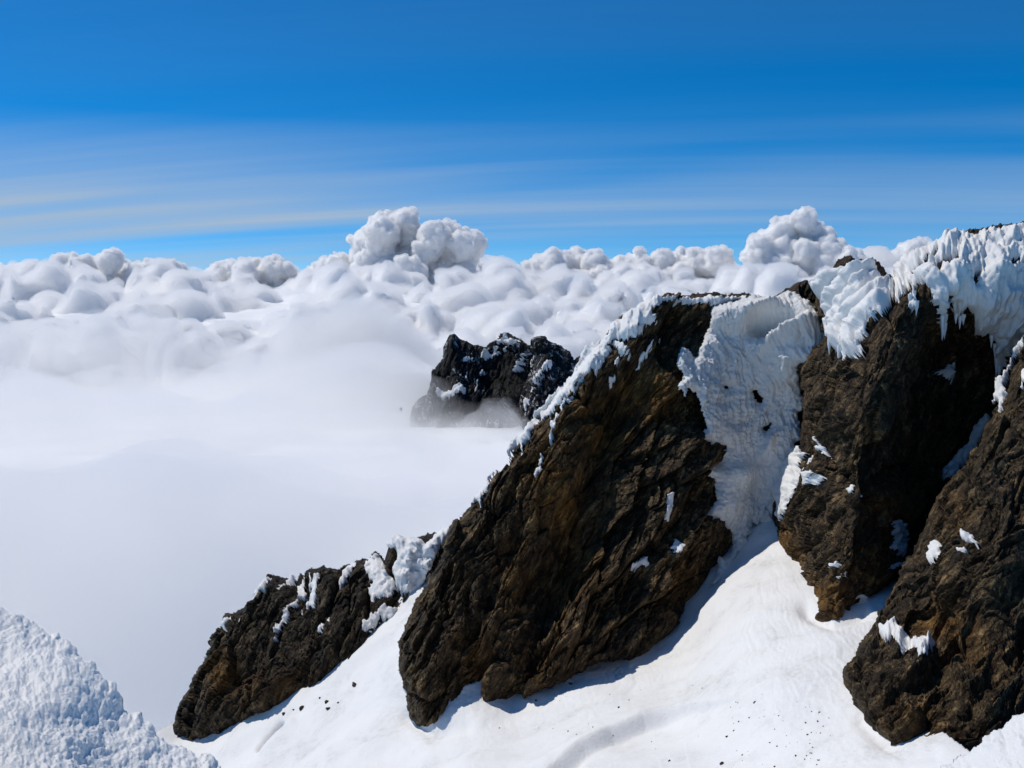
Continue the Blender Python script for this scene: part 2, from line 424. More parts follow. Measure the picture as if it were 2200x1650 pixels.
def cloud_mat(name, radius):
    m, t, b = new_mat(name)
    b.inputs['Base Color'].default_value = (0.955, 0.945, 0.925, 1); b.inputs['Roughness'].default_value = 1.0
    b.inputs['Specular IOR Level'].default_value = 0.0
    b.inputs['Subsurface Weight'].default_value = 1.0; b.inputs['Subsurface Radius'].default_value = (1, 1, 1)
    b.inputs['Subsurface Scale'].default_value = radius
    return m
M_CLOUD = cloud_mat('cloud_white', 130.0)
M_SEA = cloud_mat('cloud_sea_white', 120.0)
def fog_mat(name, density, aniso=0.25):
    m = bpy.data.materials.new(name); m.use_nodes = True; t = m.node_tree; t.nodes.clear()
    o = nn(t, 'ShaderNodeOutputMaterial'); v = nn(t, 'ShaderNodeVolumePrincipled')
    v.inputs['Color'].default_value = (0.99, 0.985, 0.975, 1); v.inputs['Density'].default_value = density; v.inputs['Anisotropy'].default_value = aniso
    t.links.new(v.outputs[0], o.inputs['Volume']); m.cycles.homogeneous_volume = True
    return m

# ------------------------------------------------------------------ glacier
GL = [(330,1570),(450,1480),(600,1420),(750,1370),(800,1290),(850,1240),(930,1225),(990,1260),(990,1330),(930,1400),(1000,1480),
      (1200,1400),(1400,1330),(1480,1250),(1530,1150),(1590,1100),(1690,1090),(1740,1180),(1790,1270),(1850,1270),(1920,1190),
      (1980,1210),(1960,1320),(1930,1400),(1940,1500),(2020,1580),(2100,1640),(2350,1720),(2350,2080),(-80,2080),(100,1760)]
GC = [(400,1600,222),(330,1570,228),(560,1560,208),(700,1490,205),(790,1420,206),(840,1330,219),(890,1262,228),(940,1235,234),(900,1580,172),(1100,1530,168),
      (1300,1440,172),(1450,1380,178),(1540,1250,190),(1600,1180,198),(1650,1130,203),(1700,1200,185),(1760,1340,151),(1850,1320,151),
      (1930,1240,165),(1960,1200,172),(1830,1440,128),(1920,1630,104),(1600,1450,142),(1300,1650,126),(1000,1650,145),(700,1650,172),
      (450,1680,195),(1600,1650,116),(2100,1750,80),(1300,2000,72),(300,2000,110),(2300,2000,60),(-80,1900,180),(1000,1400,182),(870,1440,190)]
g = Sheet(GL, GC, 2.7, jag=None, edge=(1, 0.0))
g.N = Sheet.normals(g.B)
gx, gy = g.B[..., 0], g.B[..., 1]
g.h += 1.5 * fbm(gx / 30, gy / 30, 3, 5) + 0.10 * fbm(gx / 4, gy / 4, 4, 9)
# wind and slide runnels down the fan of the couloir
ang = np.arctan2(g.V - 1090, g.U - 1660)
rad_ = np.hypot(g.U - 1660, g.V - 1090)
g.h += 0.12 * ridged(ang * 22 + rad_ / 90 + fbm(gx / 8, gy / 8, 3, 20), rad_ / 170 + ang * 3, 4, 21) * smooth(1150, 1250, g.V) * smooth(1600, 1450, g.V) * (0.35 + 0.65 * smooth(-0.2, 0.5, fbm(gx / 22, gy / 22, 2, 71)))
g.h += 0.07 * ridged(gx / 1.6, gy / 1.1, 4, 23) * smooth(0.0, 0.5, fbm(gx / 14, gy / 14, 3, 29))
# crevasse: the snow drops away to the lower right of its lip
def scarp(s, pts, drop, run, taper=True):
    best = np.full(s.U.shape, 1e9); side = np.zeros(s.U.shape); tt = np.zeros(s.U.shape)
    n = len(pts) - 1
    for k, ((x1, y1), (x2, y2)) in enumerate(zip(pts[:-1], pts[1:])):
        ex, ey = x2 - x1, y2 - y1; L = math.hypot(ex, ey)
        t = np.clip(((s.U - x1) * ex + (s.V - y1) * ey) / (L * L), 0, 1)
        d = np.hypot(s.U - x1 - t * ex, s.V - y1 - t * ey)
        sg = ((s.U - x1) * -ey + (s.V - y1) * ex) / L
        near = d < best
        best = np.where(near, d, best); side = np.where(near, np.sign(sg) * d, side); tt = np.where(near, (k + t) / n, tt)
    end = smooth(0.0, 0.12, tt) * smooth(1.0, 0.55, tt) if taper else 1.0
    s.h += -drop * end * smooth(-1.0, 10.0, side) * np.exp(-np.clip(side, 0, 1e9) / run)
    s.h += 0.30 * drop * end * np.exp(-((side + 6) / 26) ** 2)
scarp(g, [(1120,1710),(1190,1650),(1250,1603),(1310,1565),(1380,1535),(1450,1515),(1560,1495),(1640,1480)], 2.3, 190)
g.line([(556,1606),(570,1588),(588,1568),(602,1556)], 6, -6.5)
g.line([(566,1612),(583,1590),(606,1566),(625,1552)], 11, 0.7)
# moats melted along the foot of the rocks
for pts, a in (([(1480,1330),(1545,1240),(1580,1180)], -0.6), ([(1735,1322),(1790,1350),(1850,1325)], -1.5), ([(1850,1545),(1905,1615),(1950,1640),(2010,1632)], -0.4), ([(880,1548),(935,1585),(1000,1565)], -0.9)):
    g.line(pts, 16, a)
gl = tag(build_sheet('glacier', g.pos(), g.sd > 0, M_SNOW, back=[(2, 0, -10)]), kind='structure')
tag(gl, 'smooth white glacier filling the bowl below the rock buttresses')

# ------------------------------------------------------------------ rock buttresses
BACK = [(8, 0.0, 0), (20, 0.12, -4), (40, 0.3, -40)]
SHEETS = {}
def stain(s, spots):
    a = np.zeros(s.U.shape)
    for u, v, ru, rv, k in spots:
        a = np.maximum(a, k * np.exp(-((s.U - u) / ru) ** 2 - ((s.V - v) / rv) ** 2))
    return a
# left, small
R1 = V3([(165,1440),(200,1330),(260,1220),(310,1100),(370,1000),(400,900),(430,850),(470,800),(490,750),(600,710),(680,660),(720,600),(800,545),(880,530),
         (940,490),(1020,478),(1100,475),(1180,490),(1220,455),(1260,425),(1310,405),(1350,400),(1390,375),(1430,385),(1450,410),(1475,330),(1510,295),(1550,288),
         (1640,290),(1700,270),(1760,255),(1850,210),(2000,180),(2000,500),(1800,760),(1600,820),(1420,830),(1380,870),(1350,930),(1310,990),(1270,1060),(1200,1125),(1100,1215),
         (1020,1240),(960,1270),(880,1320),(760,1370),(600,1415),(440,1460),(280,1510),(215,1480)])
C1 = [(370,1580,224),(420,1585,218),(500,1570,213),(680,1500,206),(760,1430,206),(800,1350,214),(480,1330,238),(600,1250,240),(730,1220,238),(830,1170,236),(960,1130,233),
      (620,1400,221),(540,1440,222),(1000,1120,236),(930,1250,228),(880,1290,223),(700,1320,224),(780,1280,228),(850,1200,231)]
s1 = Sheet(R1, C1, 2.0, jag=(5, 26), seed=100, edge=(70, 9))
s1.line([(600,1255),(610,1330),(590,1430),(560,1540)], 30, 2.2)
s1.line([(640,1250),(655,1350),(640,1450)], 22, -2.2)
s1.line([(720,1240),(700,1340),(640,1470),(560,1560)], 30, 1.6)
s1.h += rock_relief(s1.x(), s1.z(), math.radians(62), 110, 0.9, s1.sd)
# middle, large
R2 = [(973,1124),(998,1097),(1027,1061),(1060,1035),(1100,1005),(1112,975),(1130,945),(1165,900),(1200,860),(1225,825),(1250,790),(1270,768),(1292,748),(1300,720),(1325,690),(1360,662),(1400,645),(1430,634),
      (1480,629),(1530,626),(1550,632),(1600,625),(1630,632),(1650,640),(1670,630),(1700,612),(1733,598),(1753,602),(1775,660),(1775,720),(1750,780),(1740,860),(1740,960),(1730,1060),(1690,1130),(1640,1180),(1590,1190),
      (1571,1178),(1563,1200),(1543,1224),(1532,1256),(1516,1284),(1492,1311),(1473,1339),(1441,1366),(1413,1386),(1394,1410),(1354,1417),(1315,1421),(1276,1429),(1236,1449),(1197,1473),(1157,1492),(1130,1502),(1112,1490),
      (1098,1500),(1078,1523),(1045,1538),(1009,1558),(973,1570),(936,1579),(918,1567),(900,1561),(882,1545),(873,1514),(871,1488),(864,1459),(853,1430),(851,1387),(867,1354),(882,1314),(900,1277),(918,1245),(936,1208),(955,1172)]
C2 = [(860,1400,178),(880,1530,172),(936,1575,170),(1100,1500,167),(1130,1490,166),(1300,1420,169),(1400,1400,175),(1473,1335,184),(1540,1220,194),(1560,1150,199),
      (900,1275,186),(973,1128,193),(1100,1010,198),(1200,880,203),(1300,750,208),(1400,660,213),(1500,640,216),(1600,640,219),(1740,610,219),
      (1200,1250,181),(1350,1100,192),(1450,1000,199),(1250,1050,190),(1400,850,204),(1600,800,217),(1600,1000,213),(1620,1150,209),(1700,900,214),(1460,720,211)]
s2 = Sheet(R2, C2, 2.0, jag=(4, 24), seed=200, edge=(50, 7))
s2.line([(1130,940),(1070,1080),(1000,1240),(950,1400),(920,1540)], 40, 2.5)          # long left rib
s2.line([(1240,880),(1200,1000),(1150,1150),(1100,1300),(1080,1450)], 34, 1.6)
s2.line([(1330,880),(1290,1000),(1230,1150),(1190,1280),(1150,1420)], 60, -7.5)        # dark hollow
s2.line([(1180,960),(1130,1120),(1060,1290),(1010,1480)], 20, -1.8)
s2.line([(1470,960),(1400,1080),(1310,1200),(1230,1330),(1160,1470)], 40, 4.2)         # right-hand rib of pale slabs
s2.line([(1500,1060),(1430,1150),(1370,1260),(1330,1380)], 18, -1.6)
s2.line([(1520,1120),(1450,1230),(1420,1340)], 26, 1.4)
for poly, a in ((V4([(300,950),(540,780),(640,700),(700,640),(830,700),(880,800),(780,960),(640,1050),(480,1140),(330,1250),(350,1100)]), 1.3),
                (V4([(320,280),(440,190),(420,260),(330,330)]), 1.0),
                (V10([(1290,950),(1340,860),(1500,730),(1520,760),(1450,860),(1340,940)]), 1.2),
                (V10([(1510,700),(1530,570),(1590,540),(1600,620),(1540,720)]), 0.9),
                (V4([(930,560),(990,480),(1110,400),(1090,520),(1000,640)]), 1.1),
                (V10([(560,1260),(600,1120),(740,1070),(700,1160),(600,1240)]), 1.0),
                (V10([(500,1640),(570,1450),(690,1310),(640,1440),(560,1640)]), 1.0)):
    s2.slab(poly, a, 10)
s2.slab(V6([(410,340),(500,265),(640,275),(755,290),(745,440),(700,520),(680,580),(600,560),(520,500),(470,490),(330,510),(370,440),(460,415)]), -4.0, 26)   # hole under the cap
s2.h += rock_relief(s2.x(), s2.z(), math.radians(60), 210, 1.0, s2.sd)
# right, tall
R4 = [(1753,602),(1770,590),(1785,578),(1796,560),(1813,546),(1827,547),(1840,556),(1880,559),(1893,560),(1898,573),(1907,583),(1921,604),(1926,590),(1930,573),(1950,553),(1983,531),(2017,512),(2043,504),(2067,497),(2097,489),(2133,482),(2200,473),(2320,452),
      (2320,1300),(2100,1320),(1960,1290),(1902,1270),(1876,1290),(1855,1316),(1825,1341),(1804,1350),(1775,1347),(1753,1336),(1731,1321),(1724,1308),(1720,1285),(1709,1248),(1698,1223),(1687,1197),(1673,1168),(1664,1146),(1657,1116),
      (1657,1072),(1668,1040),(1690,1008),(1715,985),(1717,950),(1719,914),(1724,850),(1717,826),(1710,783),(1735,760),(1765,725),(1765,690),(1755,655)]
C4 = [(1665,1145,196),(1700,1225,181),(1724,1305,163),(1775,1343,150),(1830,1337,149),(1880,1280,155),(1930,1230,163),(1753,602,206),(1813,547,197),(1900,575,194),(1920,600,193),(1983,533,194),(2067,500,195),
      (2200,475,193),(2320,455,191),(1935,667,177),(1925,750,171),(1890,867,165),(1863,917,163),(1850,1050,158),(1800,1200,153),(1760,800,191),(1740,950,191),(1700,1050,193),(1760,1100,175),
      (2010,750,194),(2050,900,192),(2000,1050,184),(1960,1150,174),(2130,800,192),(2200,900,186),(2300,1200,172),(2000,600,182),(2100,580,183),(2100,650,182),(1850,650,187),(1850,720,183),(1960,900,187),(1935,1000,181)]
s4 = Sheet(R4, C4, 2.0, jag=(4, 22), seed=400, edge=(45, 6))
s4.line([(1830,720),(1800,850),(1770,980),(1740,1120)], 22, 1.4)
s4.line([(1870,760),(1830,900),(1800,1040)], 16, -1.2)
s4.line([(1860,1050),(1850,1180),(1830,1300)], 22, -1.5)
s4.h += rock_relief(s4.x() * 1.7, s4.z() * 1.7, math.radians(62), 410, 0.46, s4.sd)
# nearest, at the right edge
R5 = [(2320,600),(2250,690),(2200,745),(2172,790),(2160,850),(2130,885),(2110,935),(2090,968),(2060,1012),(2035,1045),(2010,1090),(1985,1132),(1965,1167),(1945,1197),(1930,1232),
      (1925,1250),(1916,1270),(1902,1299),(1887,1314),(1884,1341),(1862,1359),(1844,1381),(1840,1406),(1822,1428),(1811,1461),(1822,1492),(1844,1534),(1869,1574),(1898,1607),(1920,1630),(1945,1637),(1978,1635),
      (2007,1630),(2044,1620),(2110,1690),(2320,1720)]
C5 = [(1811,1461,122),(1870,1570,110),(1945,1632,103),(2044,1614,100),(2110,1690,93),(2320,1710,86),(1884,1341,131),(1925,1250,141),(1985,1130,149),(2060,1010,156),(2130,880,162),(2200,740,167),(2320,620,168),
      (2320,1000,142),(2320,1300,118),(2050,1250,130),(2100,1100,139),(2000,1500,109),(2150,1500,103),(1980,1340,130),(1960,1415,118),(2080,1350,122)]
s5 = Sheet(R5, C5, 2.0, jag=(5, 26), seed=500, edge=(70, 7))
s5.line([(2200,900),(2120,1060),(2060,1200),(2030,1290)], 26, 1.6)
s5.line([(2190,1180),(2120,1330),(2060,1450)], 26, 1.8)
s5.line([(2200,1330),(2150,1430),(2080,1560)], 34, -2.4)
s5.line([(2140,1120),(2090,1240)], 18, -1.4)
s5.h += rock_relief(s5.x() * 1.6, s5.z() * 1.6, math.radians(52), 510, 0.55, s5.sd)

ROCKS = (('rock_buttress', s1, M_ROCK_L, [(478,1445,26,45,1.0),(560,1480,60,50,0.4),(640,1490,60,40,0.4)], 'small dark rock buttress at the lower left end of the ridge'),
         ('rock_buttress', s2, M_ROCK, [(1385,845,70,50,1.0),(1290,900,70,70,0.85),(1210,1050,70,130,0.8),(1230,1200,60,110,0.6),(1020,1420,36,70,0.6),(1110,1240,40,90,0.5),(1480,1250,50,60,0.5),(1180,1440,60,50,0.4)], 'large brown rock buttress in the middle of the ridge'),
         ('rock_buttress', s4, M_ROCK, [(1690,1180,30,60,0.7),(1770,1290,60,50,0.8),(1930,1090,60,60,0.8),(1900,1200,60,80,0.5),(2000,1000,80,80,0.4)], 'tall brown rock buttress under the drooping ice cap'),
         ('rock_buttress', s5, M_ROCK_R, [(2010,1330,60,40,0.7),(2080,1380,40,60,0.6),(1960,1560,90,60,0.4),(2060,1110,40,50,0.4)], 'nearest brown rock buttress at the right edge'))
for nm, s, m, spots, lab in ROCKS:
    o = build_sheet(nm, s.pos(), s.sd > 0, m, back=BACK, attrs={'stain': stain(s, spots)}, smooth_shade=False)
    tag(o, lab, kind='structure')

# ------------------------------------------------------------------ snow and ice lying on the rocks
def flutes(x, z, seed, w=1.1, along=7.0, lean=0.0):
    """melt flutes running down a snow wall"""
    xx = x + lean * z + 1.4 * fbm(x / 9, z / 9, 3, seed)
    return ridged(xx / w, z / along, 4, seed + 1, 0.55)
def patch(s, poly, label, thick=0.9, width=9, jag=(4, 12), drip=3.0, tex=0.25, lean=0.0, name='snow_patch', seed=0, mat=None, group='snow patches on the rocks', tall=6, holes=(), ribs=None):
    P = np.array(poly); u0, v0 = P.min(0) - 24; u1, v1 = P.max(0) + 24
    js = np.nonzero((s.U[0] >= u0) & (s.U[0] <= u1))[0]; is_ = np.nonzero((s.V[:, 0] >= v0) & (s.V[:, 0] <= v1))[0]
    if not len(js) or not len(is_): return None
    sl = (slice(is_[0], is_[-1] + 1), slice(js[0], js[-1] + 1))
    U, V = s.U[sl], s.V[sl]
    sd = signed(U, V, poly)
    for h in holes: sd = np.minimum(sd, -signed(U, V, h))
    sd = sd + jag[0] * fbm(U / jag[1], V / (jag[1] * 1.6), 4, seed + 5, 0.6) + drip * perlin(U / 5.0, V / 60.0, seed + 9)
    hb = blur(np.pad(s.h, 0), tall)[sl]
    q = np.clip(sd / width, 0, 1)
    B = s.B[sl]; x, z = s.xm[sl], s.zm[sl]
    t = thick * np.sqrt(np.clip(1 - (1 - q) ** 2, 0, 1)) * (0.8 + 0.35 * fbm(x / 2.5, z / 2.5, 3, seed + 2))
    t = t + tex * flutes(x, z, seed + 30, lean=lean) * smooth(0, 1, q)
    if ribs:                                       # curved ribs about a centre
        rr = np.hypot(U - ribs[0], (V - ribs[1]) * 0.92) + 3 * fbm(U / 30, V / 30, 3, seed + 44)
        ph = rr / ribs[2]; ph = ph - np.floor(ph)
        t = t + ribs[3] * (np.sqrt(np.clip(1 - (2 * ph - 1) ** 2, 0, 1)) - 0.5) * smooth(0, 1, q) * (0.6 + 0.4 * smooth(-0.4, 0.3, fbm(U / 45, V / 45, 2, seed + 45)))
    t = np.where(sd > 0, t, -0.5 + sd * 0.05)
    D = s.N[sl] + np.array([-0.15, 0, 0.45]); D = D / np.linalg.norm(D, axis=-1, keepdims=True)
    lift = np.maximum(hb, s.h[sl] * 0.6 + hb * 0.4)
    pos = B + s.N[sl] * lift[..., None] + D * t[..., None]
    o = build_sheet(name, pos, sd > -s.step * 0.8, mat or M_CAP, back=[(1.6, 0, 0)])
    return tag(o, label, 'snow', group)

# the great snow wall between the two tall buttresses
W3 = V6([(755,300),(830,285),(930,262),(1000,232),(1075,238),(1110,250),(1160,238),(1210,203),(1260,208),(1310,268),(1350,300),(1370,318),(1400,368),(1440,440),(1485,470),(1480,560),(1445,620),(1405,690),(1385,708),(1340,680),
         (1300,640),(1272,655),(1290,700),(1290,760),(1312,830),(1325,880),(1300,930),(1292,980),(1300,1060),(1330,1140),(1300,1250),(1240,1340),(1190,1480),(1180,1600),(1200,1720)]) + \
     V4([(1700,420),(1690,400),(1640,380),(1600,410),(1545,430),(1490,490),(1450,570),(1400,630),(1345,665),(1340,640),(1378,560),(1362,485),(1400,505),(1438,490),(1455,440),(1440,362),(1390,342),(1382,412),(1352,402),(1330,352),(1293,322),(1288,260),(1328,190),(1348,100)]) + \
     V6([(778,1335),(700,1240),(660,1200),(658,1100),(738,1000),(708,900),(680,800),(622,790),(612,850),(588,808),(558,770),(600,706),(548,640),(575,540),(620,545),(665,585),(682,578),(702,520),(742,440)])
C3 = [(1530,660,215),(1600,640,216.5),(1650,640,217),(1720,625,216),(1780,720,207),(1765,780,204),(1720,800,205),(1460,790,204.5),(1500,760,209),(1490,840,202),(1520,910,202),(1495,960,201),(1495,990,200.5),(1530,1040,201),
      (1510,1110,198.5),(1540,1140,199.5),(1570,1170,200),(1550,1230,192.5),(1600,1165,200),(1650,1140,203.5),(1690,1150,203),(1720,830,208),(1720,900,208),(1720,960,206),(1680,1050,205),(1600,800,211.5),(1620,950,209),(1600,1050,206),(1600,700,214),(1580,900,208)]
H3 = [V6([(1018,800),(1035,795),(1040,825),(1065,840),(1060,862),(1035,855),(1020,830)]), V6([(850,762),(885,770),(882,782),(860,780)]), V6([(1075,1020),(1115,990),(1112,1005),(1085,1030)]),
      V6([(800,1120),(845,1122),(840,1138),(812,1134)]), V6([(1283,930),(1298,925),(1296,960),(1284,970)]), V6([(1262,1098),(1295,1095),(1290,1118),(1265,1118)]), V6([(670,1135),(695,1130),(690,1150),(672,1150)]),
      V4([(1535,392),(1575,370),(1565,310),(1590,330),(1612,305),(1608,345),(1630,318),(1625,345),(1590,378),(1560,402)]), V6([(720,1100),(760,1105),(750,1118),(725,1112)])]
s3 = Sheet(W3, C3, 2.0, jag=(3, 14), seed=300, edge=(16, 2.2), holes=H3)
s3.blob(1620, 672, 70, 20, 5.0, -0.12)       # bulging lens of snow under the crest
s3.blob(1650, 706, 62, 16, -5.5, -0.10)      # shaded hollow beneath it
s3.blob(1590, 705, 22, 18, 3.2)
s3.blob(1700, 722, 60, 16, 4.2, -0.35)       # lower rim
s3.blob(1735, 690, 26, 40, 2.8)
s3.blob(1690, 760, 60, 30, 1.2)
s3.blob(1560, 860, 60, 50, -1.0)
s3.blob(1655, 955, 14, 26, 3.0, 0.35)
s3.blob(1540, 990, 30, 22, -2.2)
s3.blob(1580, 1020, 30, 30, 2.8)
s3.blob(1550, 1085, 40, 40, 2.6)
s3.blob(1640, 1040, 26, 80, -1.2)
fl = flutes(s3.x() + 0.25 * np.abs(s3.z()), s3.z(), 330, 1.5, 9.0, 0.15)
s3.h += 0.32 * ridged((s3.x() + 0.5 * fbm(s3.x() / 2, s3.z() / 4, 3, 361)) / 0.75, s3.z() / 3.5, 3, 362) * smooth(-0.3, 0.3, fbm(s3.x() / 7, s3.z() / 7, 2, 363)) + 0.16 * fbm(s3.x() / 0.5, s3.z() / 0.6, 3, 364)
s3.h += 0.5 * fl * smooth(0, 20, s3.sd) + 0.35 * fbm(s3.x() / 3, s3.z() / 3, 4, 340, 0.6) + 0.12 * fbm(s3.x() / 0.7, s3.z() / 0.9, 3, 345)
s3.h += 0.10 * ridged(s3.x() / 4 + s3.z() / 9, s3.z() / 2.2, 3, 350) * smooth(780, 860, s3.V)
tag(build_sheet('snow_wall', s3.pos(), s3.sd > 0, M_WALL, back=[(2.5, 0, 0)]), 'steep fluted grey white snow wall filling the couloir between two buttresses', 'snow wall')

